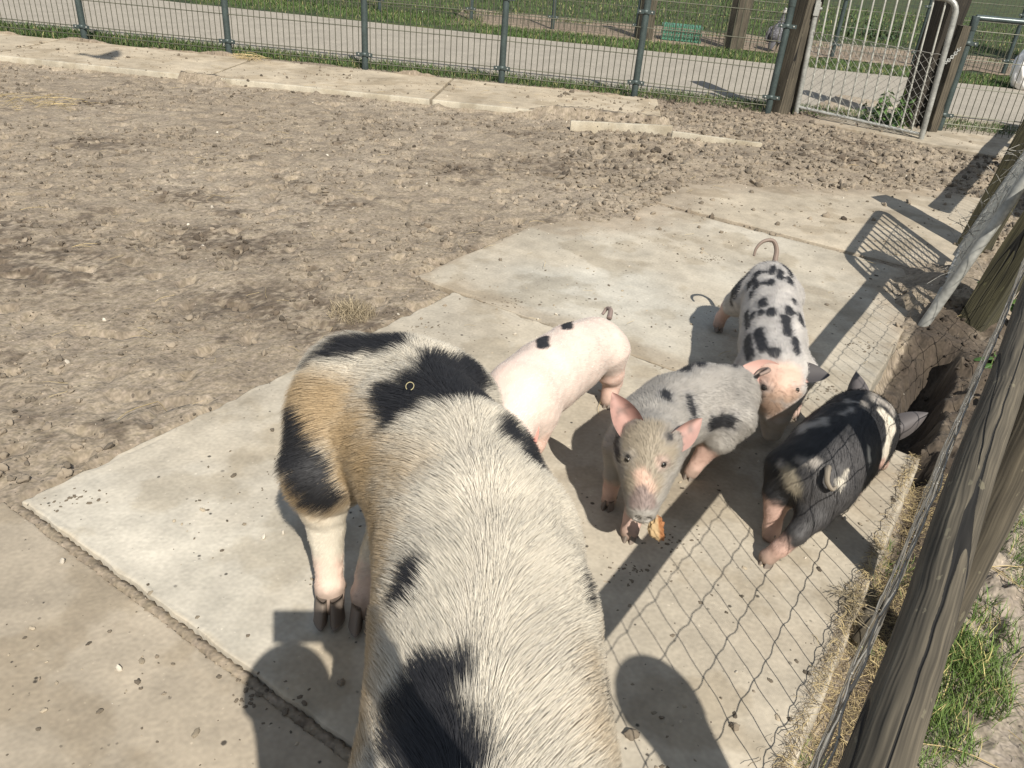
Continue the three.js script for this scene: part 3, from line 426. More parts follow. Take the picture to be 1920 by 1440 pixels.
function buildPig(P) {
  const root = thing(P.name, P.at, P.label, P.category, P.group), f = bodyField(P), all = [...P.torso, ...P.legs, ...P.head].flat(), lo = [1e9, 1e9, 1e9], hi = [-1e9, -1e9, -1e9];
  for (const b of all) for (let i = 0; i < 3; i++) { lo[i] = Math.min(lo[i], b[i] - b[3] - 0.05); hi[i] = Math.max(hi[i], b[i] + b[3] + 0.05); }
  const g0 = surfaceNets(f, lo, hi, P.cell), paint = coat(P); P.field = f; P.paintFn = paint;
  vcol(g0, (x, y, z) => paint(x, y, z)); const extra = [];
  const add = (g, c) => { g.deleteAttribute('uv'); vcol(g, typeof c === 'function' ? c : () => c); if (!g.index) { const n = g.attributes.position.count; g.setIndex([...Array(n).keys()]); } extra.push(g); };
  for (const e of P.ears || []) add(ear(e.base, e.tip, e.out, e.w, e.cup ?? 0.9), e.c);
  for (const c of P.feet || []) for (const g of claws(c.at, c.dir, c.s)) add(g, P.hoof ?? [0.155, 0.125, 0.1]);
  if (P.tail) { const cv = new THREE.CatmullRomCurve3(P.tail.pts.map((q) => V(...q))), n = 28; add(tube(cv.getPoints(n), [...Array(n + 1).keys()].map((i) => mix(P.tail.r0, P.tail.r1, i / n)), 8), P.tail.c); }
  const body = mergeGeometries([g0, ...extra]); body.translate(-P.at[0], -P.at[1], -P.at[2]);
  part('body', body, M.hide, root);
  for (const e0 of P.eyes || []) { const hb = P.head[P.head.length > 1 ? 1 : 0], hc = V(...hb[P.head.length > 1 ? 0 : 1].slice(0, 3)), dv = V(e0[0], e0[1], e0[2]).sub(hc).normalize(), qv = hc.clone(); for (let i = 0; i < 200 && f(qv.x, qv.y, qv.z) < -0.002; i++) qv.addScaledVector(dv, 0.001); const e = [qv.x - dv.x * 0.003, qv.y - dv.y * 0.003, qv.z - dv.z * 0.003, e0[3]]; part('eye', ellipsoid([e[0] - P.at[0], e[1] - P.at[1], e[2] - P.at[2]], [e[3], e[3], e[3]], null, 12), M.eye, root); }
  growHair(P, body, { tris: g0.index.count / 3 }, paint, root);
  return root;
}
const BLACK = [0.014, 0.014, 0.016], PINK = [0.52, 0.345, 0.275], WHITEHAIR = [0.575, 0.525, 0.43], TAN = [0.38, 0.27, 0.145], GREYHIDE = [0.40, 0.36, 0.31], SNOUT = [0.2, 0.15, 0.13];
const PIGS = {};
PIGS.sow = {
  name: 'sow', category: 'pig', label: 'big cream sow with black patches seen from above, standing on the near slab', at: [-0.1, 0, -1.0], seed: 101, cell: 0.0085, kt: 0.07, kl: 0.06,
  torso: [
    [[-0.37, 0.465, -1.655, 0.15], [-0.27, 0.455, -1.65, 0.165], [-0.2, 0.47, -1.48, 0.17], [-0.1, 0.485, -1.32, 0.172], [-0.033, 0.49, -1.12, 0.177], [-0.008, 0.485, -0.95, 0.175], [0.01, 0.48, -0.7, 0.17], [0.0, 0.47, -0.42, 0.185], [-0.05, 0.44, -0.18, 0.16]],
    [[-0.1, 0.42, -1.36, 0.152], [-0.035, 0.395, -1.12, 0.17], [-0.008, 0.39, -0.95, 0.172], [0.016, 0.38, -0.7, 0.172], [0.01, 0.37, -0.45, 0.175]],
  ],
  legs: [
    [[-0.385, 0.45, -1.53, 0.125], [-0.405, 0.38, -1.47, 0.098], [-0.412, 0.29, -1.45, 0.056], [-0.407, 0.22, -1.445, 0.042], [-0.4, 0.13, -1.42, 0.032], [-0.394, 0.08, -1.4, 0.036], [-0.39, 0.045, -1.39, 0.034]],
    [[-0.16, 0.44, -1.66, 0.135], [-0.2, 0.36, -1.57, 0.098], [-0.262, 0.25, -1.46, 0.046], [-0.297, 0.13, -1.40, 0.032], [-0.303, 0.08, -1.385, 0.036], [-0.303, 0.045, -1.38, 0.034]],
    [[-0.12, 0.36, -0.42, 0.11], [-0.14, 0.22, -0.40, 0.06], [-0.14, 0.1, -0.42, 0.042], [-0.14, 0.05, -0.40, 0.044]],
    [[0.13, 0.36, -0.44, 0.11], [0.14, 0.22, -0.44, 0.06], [0.14, 0.1, -0.46, 0.042], [0.14, 0.05, -0.44, 0.044]],
  ],
  head: [[[-0.1, 0.44, -0.14, 0.15], [-0.2, 0.36, 0.02, 0.12], [-0.27, 0.22, 0.13, 0.07], [-0.3, 0.14, 0.18, 0.055]]],
  feet: [{ at: [-0.39, 0.012, -1.375], dir: [0.1, 0, 1], s: 0.044 }, { at: [-0.303, 0.012, -1.365], dir: [0.05, 0, 1], s: 0.044 }, { at: [-0.14, 0.01, -0.38], dir: [0, 0, 1], s: 0.038 }, { at: [0.14, 0.01, -0.42], dir: [0, 0, 1], s: 0.04 }],
  ears: [{ base: [-0.09, 0.46, 0.0], tip: [-0.02, 0.38, 0.13], out: [0.4, -0.5, 0.6], w: 0.08, c: PINK }, { base: [-0.27, 0.43, -0.06], tip: [-0.4, 0.36, 0.03], out: [-0.4, -0.5, 0.6], w: 0.08, c: PINK }],
  eyes: [[-0.16, 0.38, 0.12, 0.014], [-0.3, 0.36, 0.06, 0.014]],
  tail: { pts: [[-0.36, 0.5, -1.78], [-0.39, 0.47, -1.82], [-0.41, 0.4, -1.84], [-0.4, 0.33, -1.84]], r0: 0.016, r1: 0.006, c: TAN },
  spine: [[0, 0.6, -0.2], [-0.005, 0.64, -0.57], [-0.01, 0.65, -0.73], [-0.005, 0.65, -0.85], [-0.01, 0.65, -0.98], [-0.045, 0.65, -1.14], [-0.1, 0.63, -1.36], [-0.2, 0.6, -1.56], [-0.34, 0.5, -1.8]],
  wrTop: 0.26, base: WHITEHAIR, mottle: 0.1, hairs: 340000, hairLen: 0.045, hairW: 0.00052, spread: 0.75, lift: 0.02, hairMinY: 0.1, jit: 0.014, mess: 0.16, rand: 0.16, big: 2.3,
  paint: [],
};
PIGS.a = {
  name: 'piglet', category: 'piglet', label: 'grey white piglet with many black spots and a looped tail, nose to the ground', at: [0.96, -0.018, -2.85], seed: 102, cell: 0.005, lidded: true,
  torso: [[[1.025, 0.265, -3.11, 0.1004], [0.985, 0.265, -2.9, 0.1060], [0.93, 0.25, -2.62, 0.1097], [0.885, 0.24, -2.42, 0.1070]], [[0.97, 0.22, -2.85, 0.0930], [0.93, 0.215, -2.62, 0.0977], [0.89, 0.21, -2.45, 0.0930]]],
  legs: [
    [[0.955, 0.22, -3.07, 0.09], [0.92, 0.16, -3.14, 0.055], [0.905, 0.11, -3.2, 0.032], [0.895, 0.05, -3.24, 0.026], [0.892, 0.015, -3.24, 0.027]],
    [[1.09, 0.22, -3.1, 0.085], [1.09, 0.14, -3.1, 0.05], [1.09, 0.09, -3.16, 0.03], [1.08, 0.015, -3.12, 0.027]],
    [[0.83, 0.19, -2.46, 0.07], [0.86, 0.11, -2.53, 0.04], [0.885, 0.06, -2.58, 0.028], [0.905, 0.015, -2.6, 0.027]],
    [[1.0, 0.19, -2.5, 0.07], [1.02, 0.11, -2.53, 0.04], [1.03, 0.05, -2.54, 0.027], [1.03, 0.015, -2.52, 0.027]]],
  head: [[[0.875, 0.24, -2.37, 0.1], [0.877, 0.23, -2.31, 0.076]], [[0.877, 0.23, -2.305, 0.074], [0.885, 0.145, -2.29, 0.047], [0.893, 0.06, -2.305, 0.035]], [[0.877, 0.19, -2.32, 0.07], [0.885, 0.1, -2.32, 0.03]]],
  feet: [{ at: [0.892, -0.012, -3.235], dir: [0, 0, 1], s: 0.024 }, { at: [1.08, -0.012, -3.11], dir: [0, 0, 1], s: 0.024 }, { at: [0.908, -0.012, -2.59], dir: [0, 0, 1], s: 0.024 }, { at: [1.03, -0.012, -2.51], dir: [0, 0, 1], s: 0.024 }],
  ears: [{ base: [0.845, 0.275, -2.3], tip: [0.75, 0.292, -2.33], out: [-0.1, 0.55, 0.7], w: 0.056, cup: 0.5, c: [0.48, 0.29, 0.24] }, { base: [0.925, 0.275, -2.33], tip: [1.045, 0.285, -2.34], out: [0.0, 0.8, 0.5], w: 0.05, cup: 0.5, c: (x) => (x > 0.96 ? [0.05, 0.045, 0.045] : [0.55, 0.33, 0.27]) }],
  eyes: [[0.812, 0.25, -2.263, 0.010], [0.908, 0.264, -2.243, 0.010]],
  tail: { pts: [[1.045, 0.345, -3.18], [1.05, 0.39, -3.215], [1.03, 0.42, -3.225], [0.99, 0.415, -3.22], [0.965, 0.385, -3.21], [0.96, 0.355, -3.2]], r0: 0.011, r1: 0.005, c: [0.2, 0.15, 0.12] },
  spine: [[0.86, 0.32, -2.33], [0.9, 0.35, -2.5], [0.96, 0.36, -2.85], [1.01, 0.34, -3.05], [1.03, 0.3, -3.14]],
  mottle: 0.25, base: [0.40, 0.375, 0.345], hairs: 30000, hairLen: 0.018, hairW: 0.0006, lift: 0.09, hairMinY: 0.06, spread: 0.6, jit: 0.01, paint: [],
};
PIGS.b = {
  name: 'piglet', category: 'piglet', label: 'grey piglet looking up with a piece of bread in its mouth', at: [0.5, 0, -2.0], seed: 103, cell: 0.0045, lidded: true,
  torso: [[[0.695, 0.23, -2.23, 0.0989], [0.6, 0.24, -2.175, 0.1104], [0.495, 0.238, -2.085, 0.1114], [0.415, 0.238, -1.99, 0.1056]], [[0.6, 0.225, -2.17, 0.0883], [0.5, 0.22, -2.09, 0.0893], [0.43, 0.215, -1.99, 0.0883]]],
  legs: [
    [[0.335, 0.18, -1.95, 0.055], [0.325, 0.1, -1.93, 0.03], [0.32, 0.05, -1.92, 0.022], [0.318, 0.018, -1.91, 0.024]],
    [[0.40, 0.18, -1.87, 0.055], [0.39, 0.1, -1.83, 0.034], [0.378, 0.05, -1.8, 0.025], [0.37, 0.018, -1.775, 0.026]],
    [[0.69, 0.205, -2.13, 0.077], [0.66, 0.145, -2.095, 0.045], [0.628, 0.095, -2.1, 0.028], [0.594, 0.018, -2.09, 0.024]],
    [[0.63, 0.2, -2.27, 0.08], [0.62, 0.1, -2.32, 0.035], [0.6, 0.018, -2.29, 0.028]]],
  head: [[[0.42, 0.245, -1.92, 0.1], [0.387, 0.275, -1.815, 0.088]], [[0.387, 0.275, -1.81, 0.086], [0.374, 0.232, -1.72, 0.058], [0.366, 0.2, -1.655, 0.042]], [[0.385, 0.245, -1.78, 0.078], [0.37, 0.19, -1.69, 0.034]]],
  feet: [{ at: [0.37, -0.008, -1.765], dir: [-0.3, 0, 1], s: 0.025 }, { at: [0.318, -0.008, -1.9], dir: [-0.4, 0, 1], s: 0.024 }, { at: [0.59, -0.008, -2.09], dir: [-0.5, 0, 1], s: 0.024 }, { at: [0.6, -0.008, -2.28], dir: [-0.5, 0, 1], s: 0.024 }],
  cuts: [[[0.352, 0.196, -1.612, 0.008], [0.352, 0.19, -1.63, 0.007], 0.004], [[0.380, 0.194, -1.612, 0.008], [0.380, 0.188, -1.63, 0.007], 0.004], [[0.32, 0.165, -1.68, 0.004], [0.37, 0.152, -1.622, 0.004], 0.006], [[0.37, 0.152, -1.622, 0.004], [0.42, 0.163, -1.69, 0.004], 0.006]],
  ears: [{ base: [0.335, 0.325, -1.835], tip: [0.272, 0.412, -1.87], out: [0.1, 0.2, 1], w: 0.05, cup: 1.1, c: (x, y, z) => mix3([0.36, 0.215, 0.18], [0.2, 0.13, 0.11], sstep(-0.1, 0.5, noise(x * 40, y * 40, z * 40))) }, { base: [0.44, 0.325, -1.8], tip: [0.525, 0.372, -1.84], out: [0.2, 0.25, 1], w: 0.044, cup: 1.1, c: (x, y, z) => mix3([0.37, 0.225, 0.19], [0.2, 0.14, 0.12], sstep(0.0, 0.6, noise(x * 40, y * 40, z * 40))) }],
  eyes: [[0.322, 0.29, -1.738, 0.0105], [0.411, 0.297, -1.718, 0.0105]],
  tail: { pts: [[0.76, 0.28, -2.24], [0.785, 0.31, -2.26], [0.8, 0.33, -2.24], [0.79, 0.34, -2.21], [0.765, 0.33, -2.2]], r0: 0.011, r1: 0.005, c: [0.22, 0.16, 0.13] },
  spine: [[0.37, 0.3, -1.7], [0.39, 0.34, -1.85], [0.46, 0.35, -2.01], [0.6, 0.35, -2.13], [0.7, 0.33, -2.2], [0.77, 0.28, -2.25]],
  mottle: 0.22, base: [0.285, 0.265, 0.235], hairs: 34000, hairLen: 0.017, hairW: 0.0006, lift: 0.1, hairMinY: 0.06, spread: 0.6, jit: 0.008, paint: [],
};
PIGS.p = {
  name: 'piglet', category: 'piglet', label: 'pale pink piglet with two black spots on its back beside the sow', at: [0.15, 0, -2.3], seed: 104, cell: 0.0055,
  torso: [[[0.275, 0.23, -2.5, 0.1008], [0.19, 0.24, -2.38, 0.1085], [0.1, 0.24, -2.24, 0.1104], [0.03, 0.235, -2.12, 0.1075]], [[0.19, 0.215, -2.38, 0.0960], [0.1, 0.21, -2.24, 0.1008], [0.04, 0.2, -2.13, 0.1008]]],
  legs: [
    [[0.32, 0.2, -2.5, 0.085], [0.345, 0.13, -2.5, 0.05], [0.36, 0.09, -2.515, 0.034], [0.352, 0.018, -2.49, 0.028]],
    [[0.21, 0.2, -2.55, 0.082], [0.212, 0.12, -2.53, 0.045], [0.225, 0.08, -2.545, 0.032], [0.214, 0.018, -2.515, 0.028]],
    [[0.09, 0.17, -2.1, 0.06], [0.08, 0.1, -2.06, 0.04], [0.07, 0.018, -2.05, 0.028]],
    [[-0.06, 0.17, -2.16, 0.06], [-0.07, 0.1, -2.13, 0.04], [-0.08, 0.018, -2.12, 0.028]]],
  head: [[[0.02, 0.22, -2.08, 0.105], [-0.01, 0.19, -1.99, 0.085]], [[-0.01, 0.19, -1.99, 0.082], [-0.04, 0.11, -1.9, 0.055], [-0.06, 0.06, -1.84, 0.04]]],
  feet: [{ at: [0.352, -0.008, -2.48], dir: [-0.4, 0, 1], s: 0.024 }, { at: [0.214, -0.008, -2.505], dir: [-0.4, 0, 1], s: 0.024 }, { at: [0.07, -0.008, -2.04], dir: [-0.4, 0, 1], s: 0.024 }, { at: [-0.08, -0.008, -2.11], dir: [-0.4, 0, 1], s: 0.024 }],
  ears: [{ base: [0.045, 0.235, -1.995], tip: [0.09, 0.17, -1.95], out: [0.6, 0.4, 0.7], w: 0.04, cup: 0.5, c: [0.42, 0.19, 0.15] }, { base: [-0.07, 0.25, -2.02], tip: [-0.13, 0.2, -1.97], out: [-0.3, -0.3, 1], w: 0.042, c: [0.5, 0.25, 0.2] }],
  eyes: [[0.05, 0.17, -1.95, 0.011], [-0.075, 0.18, -1.95, 0.011]],
  tail: { pts: [[0.32, 0.31, -2.56], [0.325, 0.325, -2.6], [0.315, 0.32, -2.62], [0.3, 0.30, -2.61]], r0: 0.01, r1: 0.005, c: [0.2, 0.15, 0.13] },
  spine: [[-0.01, 0.25, -1.97], [0.03, 0.34, -2.1], [0.13, 0.36, -2.28], [0.22, 0.35, -2.42], [0.31, 0.3, -2.56]],
  mottle: 0.08, base: [0.60, 0.48, 0.41], hairs: 24000, hairLen: 0.010, hairW: 0.0007, lift: 0.06, hairMinY: 0.06, spread: 0.6, jit: 0.006, hairTone: (c, W, r) => (c[0] > 0.5 ? [0.64, 0.57, 0.5] : c), paint: [],
};
PIGS.d = {
  name: 'piglet', category: 'piglet', label: 'mostly black piglet with a white shoulder band, facing away towards the fence', at: [0.98, 0, -1.98], seed: 105, cell: 0.005,
  torso: [[[0.87, 0.225, -1.845, 0.1064], [0.92, 0.24, -1.91, 0.1140], [0.99, 0.24, -2.0, 0.1140], [1.06, 0.235, -2.09, 0.1064]], [[0.9, 0.215, -1.88, 0.0997], [0.99, 0.21, -2.0, 0.1026], [1.06, 0.205, -2.09, 0.0950]]],
  legs: [
    [[0.89, 0.2, -1.81, 0.075], [0.855, 0.15, -1.755, 0.045], [0.81, 0.11, -1.715, 0.028], [0.775, 0.06, -1.71, 0.022], [0.752, 0.018, -1.715, 0.025]],
    [[0.81, 0.2, -1.88, 0.075], [0.785, 0.14, -1.845, 0.043], [0.78, 0.1, -1.83, 0.029], [0.785, 0.018, -1.815, 0.025]],
    [[1.09, 0.17, -2.06, 0.06], [1.1, 0.09, -2.07, 0.036], [1.1, 0.018, -2.07, 0.028]],
    [[1.17, 0.16, -2.2, 0.06], [1.22, 0.09, -2.23, 0.036], [1.25, 0.018, -2.24, 0.028]]],
  head: [[[1.08, 0.22, -2.12, 0.105], [1.16, 0.17, -2.22, 0.085]], [[1.16, 0.17, -2.22, 0.08], [1.23, 0.07, -2.3, 0.055], [1.28, 0.0, -2.35, 0.042]]],
  feet: [{ at: [0.752, -0.008, -1.712], dir: [-0.6, 0, 0.6], s: 0.025 }, { at: [0.785, -0.008, -1.82], dir: [0.6, 0, -0.8], s: 0.024 }, { at: [1.1, -0.008, -2.075], dir: [0.6, 0, -0.8], s: 0.024 }, { at: [1.25, -0.008, -2.245], dir: [0.6, 0, -0.8], s: 0.024 }],
  ears: [{ base: [1.21, 0.2, -2.155], tip: [1.315, 0.245, -2.2], out: [0.5, -0.3, -0.8], w: 0.05, c: [0.085, 0.075, 0.073] }, { base: [1.13, 0.22, -2.29], tip: [1.155, 0.26, -2.4], out: [0.5, -0.3, -0.8], w: 0.05, c: [0.085, 0.075, 0.073] }],
  eyes: [[1.23, 0.13, -2.2, 0.011], [1.14, 0.13, -2.3, 0.011]],
  tail: { pts: [[0.862, 0.295, -1.775], [0.85, 0.30, -1.745], [0.85, 0.28, -1.728], [0.866, 0.262, -1.722], [0.88, 0.262, -1.735]], r0: 0.0095, r1: 0.004, c: [0.2, 0.17, 0.13] },
  spine: [[1.17, 0.25, -2.24], [1.07, 0.34, -2.1], [0.97, 0.36, -1.97], [0.89, 0.34, -1.87], [0.83, 0.28, -1.78]],
  mottle: 0.3, base: [0.018, 0.0175, 0.018], hairs: 28000, hairLen: 0.018, hairW: 0.0006, lift: 0.09, hairMinY: 0.06, spread: 0.6, jit: 0.008, paint: [],
};
const FACEB = [0.40, 0.265, 0.185], FACE = [0.56, 0.37, 0.28], OLIVE = [0.255, 0.21, 0.145], RED = [0.66, 0.47, 0.39], CHARSHEEN = [0.05, 0.047, 0.046], CREAM = [0.38, 0.33, 0.24];
PIGS.sow.paint = [
  { c: TAN, amp: 0.02, soft: 0.05, max: 0.95, at: [[-0.473, 0.538, -1.511, 0.084], [-0.4, 0.556, -1.461, 0.087], [-0.324, 0.541, -1.38, 0.074], [-0.273, 0.53, -1.289, 0.049], [-0.329, 0.448, -1.364, 0.051], [-0.448, 0.362, -1.383, 0.071], [-0.376, 0.359, -1.379, 0.047]] },
  { c: TAN, amp: 0.03, soft: 0.06, max: 0.6, at: [[-0.238, 0.511, -1.191, 0.035, -0.184, 0.54, -0.98, 0.035], [-0.168, 0.62, -1.157, 0.048, -0.265, 0.566, -1.304, 0.036], [-0.187, 0.562, -1.048, 0.041]] },
  { c: TAN, amp: 0.03, soft: 0.06, max: 0.6, at: [[-0.179, 0.502, -0.861, 0.025, -0.171, 0.516, -0.822, 0.025], [-0.169, 0.481, -0.728, 0.029, -0.151, 0.544, -0.645, 0.029], [-0.177, 0.5, -0.849, 0.025, -0.157, 0.528, -0.673, 0.029], [0.144, 0.59, -0.675, 0.028, 0.141, 0.585, -0.79, 0.019]] },
  { c: BLACK, amp: 0.016, soft: 0.012, max: 1, at: [[-0.296, 0.624, -1.699, 0.045, -0.284, 0.623, -1.628, 0.045], [-0.394, 0.609, -1.622, 0.046, -0.29, 0.62, -1.666, 0.045], [-0.462, 0.576, -1.605, 0.018, -0.447, 0.588, -1.618, 0.018], [-0.154, 0.613, -1.582, 0.061, -0.134, 0.645, -1.398, 0.061], [-0.203, 0.64, -1.382, 0.068, -0.142, 0.638, -1.468, 0.061], [-0.218, 0.621, -1.328, 0.032], [-0.097, 0.574, -1.649, 0.051, -0.082, 0.631, -1.44, 0.051], [-0.247, 0.626, -1.415, 0.038], [-0.466, 0.503, -1.456, 0.047, -0.416, 0.436, -1.386, 0.058], [-0.388, 0.389, -1.373, 0.049], [-0.463, 0.45, -1.42, 0.047], [0.002, 0.633, -1.316, 0.032, 0.004, 0.642, -1.26, 0.032], [0.048, 0.58, -1.345, 0.034, 0.047, 0.629, -1.216, 0.034], [0.003, 0.638, -1.286, 0.032, 0.048, 0.606, -1.275, 0.034], [-0.122, 0.616, -0.903, 0.031, -0.132, 0.599, -0.874, 0.026], [-0.109, 0.626, -0.908, 0.017], [0.135, 0.591, -0.979, 0.017, 0.145, 0.575, -0.931, 0.017], [0.172, 0.523, -0.807, 0.017, 0.178, 0.511, -0.779, 0.016], [-0.068, 0.632, -0.685, 0.052], [-0.073, 0.633, -0.622, 0.059], [-0.099, 0.612, -0.666, 0.038], [-0.041, 0.647, -0.573, 0.056], [-0.043, 0.644, -0.708, 0.032], [-0.101, 0.558, -1.695, 0.022, -0.097, 0.565, -1.65, 0.022], [-0.098, 0.566, -1.664, 0.022, -0.071, 0.543, -1.652, 0.02]] },
];
PIGS.a.paint = [
  { c: FACEB, amp: 0.02, soft: 0.025, max: 0.9, at: [[0.837, 0.251, -2.24, 0.044], [0.845, 0.191, -2.241, 0.042], [0.885, 0.252, -2.23, 0.037]] },
  { c: FACE, amp: 0.01, soft: 0.02, max: 0.9, at: [[0.822, 0.287, -2.289, 0.045, 0.903, 0.301, -2.28, 0.038], [0.864, 0.286, -2.249, 0.034]] },
  { c: BLACK, amp: 0.007, soft: 0.006, max: 1, at: [[0.998, 0.364, -3.157, 0.02, 1.027, 0.37, -3.155, 0.02], [1.092, 0.341, -3.106, 0.015, 1.071, 0.348, -3.031, 0.015], [1.061, 0.366, -3.136, 0.015, 1.082, 0.344, -3.068, 0.015], [0.944, 0.342, -3.052, 0.013, 0.934, 0.343, -3.005, 0.013], [0.993, 0.367, -3.025, 0.013, 0.982, 0.366, -2.983, 0.013], [0.939, 0.343, -3.029, 0.013, 0.987, 0.367, -3.004, 0.013], [1.025, 0.367, -3.027, 0.013, 1.014, 0.367, -2.982, 0.013], [1.016, 0.367, -2.992, 0.015, 0.997, 0.374, -2.92, 0.015], [1.058, 0.353, -2.986, 0.015, 1.035, 0.363, -2.904, 0.015], [1.01, 0.366, -2.965, 0.015, 1.05, 0.354, -2.954, 0.015], [0.908, 0.312, -3.003, 0.015, 0.897, 0.313, -2.952, 0.015], [0.924, 0.333, -3.006, 0.015, 0.913, 0.333, -2.958, 0.015], [0.904, 0.311, -2.981, 0.015, 0.919, 0.333, -2.982, 0.015], [0.916, 0.339, -2.941, 0.014, 0.905, 0.34, -2.892, 0.014], [0.958, 0.369, -2.906, 0.014, 0.948, 0.367, -2.865, 0.014], [0.91, 0.341, -2.912, 0.014, 0.952, 0.369, -2.882, 0.014], [1.006, 0.367, -3.064, 0.011, 0.997, 0.367, -3.026, 0.011], [0.888, 0.322, -2.878, 0.012, 0.88, 0.321, -2.842, 0.012], [0.897, 0.348, -2.754, 0.018, 0.887, 0.346, -2.709, 0.018], [0.903, 0.357, -2.657, 0.017, 0.893, 0.356, -2.611, 0.017], [0.874, 0.342, -2.673, 0.013, 0.864, 0.344, -2.63, 0.013], [0.851, 0.319, -2.687, 0.014, 0.841, 0.321, -2.642, 0.014], [1.019, 0.351, -2.78, 0.012, 1.01, 0.352, -2.743, 0.012], [0.938, 0.359, -2.591, 0.019, 0.93, 0.355, -2.556, 0.019], [0.929, 0.349, -2.518, 0.018, 0.919, 0.347, -2.476, 0.018], [0.935, 0.356, -2.576, 0.019, 0.924, 0.348, -2.496, 0.018], [0.974, 0.359, -2.678, 0.017, 0.959, 0.36, -2.623, 0.017], [1.029, 0.325, -2.687, 0.017, 1.004, 0.336, -2.604, 0.017], [0.967, 0.358, -2.653, 0.017, 1.022, 0.324, -2.66, 0.017], [0.836, 0.328, -2.53, 0.02, 0.827, 0.325, -2.489, 0.02], [0.832, 0.326, -2.511, 0.02, 0.817, 0.333, -2.375, 0.019], [0.845, 0.339, -2.35, 0.023], [0.943, 0.34, -2.464, 0.016, 0.932, 0.341, -2.42, 0.016], [0.938, 0.34, -2.444, 0.016, 0.92, 0.34, -2.362, 0.016], [0.85, 0.293, -2.754, 0.014, 0.842, 0.292, -2.718, 0.014], [0.828, 0.301, -2.641, 0.013, 0.823, 0.298, -2.613, 0.013], [0.847, 0.291, -2.74, 0.014, 0.824, 0.301, -2.624, 0.013], [0.807, 0.29, -2.538, 0.02, 0.799, 0.287, -2.498, 0.02], [0.803, 0.288, -2.519, 0.02, 0.784, 0.3, -2.382, 0.02], [0.898, 0.3, -3.118, 0.037, 0.871, 0.25, -3.061, 0.037], [0.914, 0.317, -3.136, 0.026], [0.872, 0.197, -3.063, 0.018], [0.81, 0.254, -2.261, 0.012]] },
];
PIGS.b.paint = [
  { c: OLIVE, amp: 0.01, soft: 0.02, max: 0.85, at: [[0.368, 0.336, -1.744, 0.087], [0.358, 0.277, -1.682, 0.062]] },
  { c: FACE, amp: 0.008, soft: 0.012, max: 0.8, at: [[0.356, 0.281, -1.688, 0.018, 0.368, 0.256, -1.658, 0.023], [0.406, 0.304, -1.716, 0.017]] },
  { c: SNOUT, amp: 0.006, soft: 0.008, max: 0.95, at: [[0.343, 0.232, -1.638, 0.023, 0.375, 0.237, -1.636, 0.023], [0.357, 0.246, -1.648, 0.023]] },
  { c: BLACK, amp: 0.01, soft: 0.006, max: 1, at: [[0.536, 0.336, -2.224, 0.018, 0.525, 0.344, -2.159, 0.018], [0.581, 0.357, -2.221, 0.018, 0.577, 0.354, -2.192, 0.018], [0.535, 0.329, -2.212, 0.018, 0.585, 0.344, -2.229, 0.018], [0.589, 0.352, -2.232, 0.015], [0.7, 0.335, -2.263, 0.014, 0.696, 0.332, -2.243, 0.014], [0.641, 0.342, -2.256, 0.014, 0.704, 0.323, -2.274, 0.014], [0.446, 0.347, -2.007, 0.015, 0.442, 0.349, -1.971, 0.015], [0.518, 0.331, -2.018, 0.011], [0.519, 0.32, -2.004, 0.014, 0.53, 0.3, -1.985, 0.014], [0.604, 0.243, -2.024, 0.027, 0.661, 0.235, -2.064, 0.026], [0.523, 0.289, -1.957, 0.011], [0.309, 0.256, -1.897, 0.014, 0.298, 0.289, -1.808, 0.014], [0.297, 0.299, -1.812, 0.014, 0.302, 0.271, -1.765, 0.014], [0.427, 0.351, -1.774, 0.015], [0.322, 0.3, -1.733, 0.007], [0.41, 0.301, -1.715, 0.007]] },
];
PIGS.p.paint = [
  { c: RED, amp: 0.02, soft: 0.03, max: 0.5, at: [[0.063, 0.32, -2.038, 0.065], [-0.003, 0.334, -2.067, 0.049]] },
  { c: BLACK, amp: 0.0035, soft: 0.005, max: 1, at: [[0.176, 0.285, -2.57, 0.02, 0.166, 0.346, -2.377, 0.02], [0.166, 0.349, -2.402, 0.02, 0.159, 0.348, -2.399, 0.018], [0.086, 0.34, -2.3, 0.022, 0.086, 0.348, -2.23, 0.022]] },
];
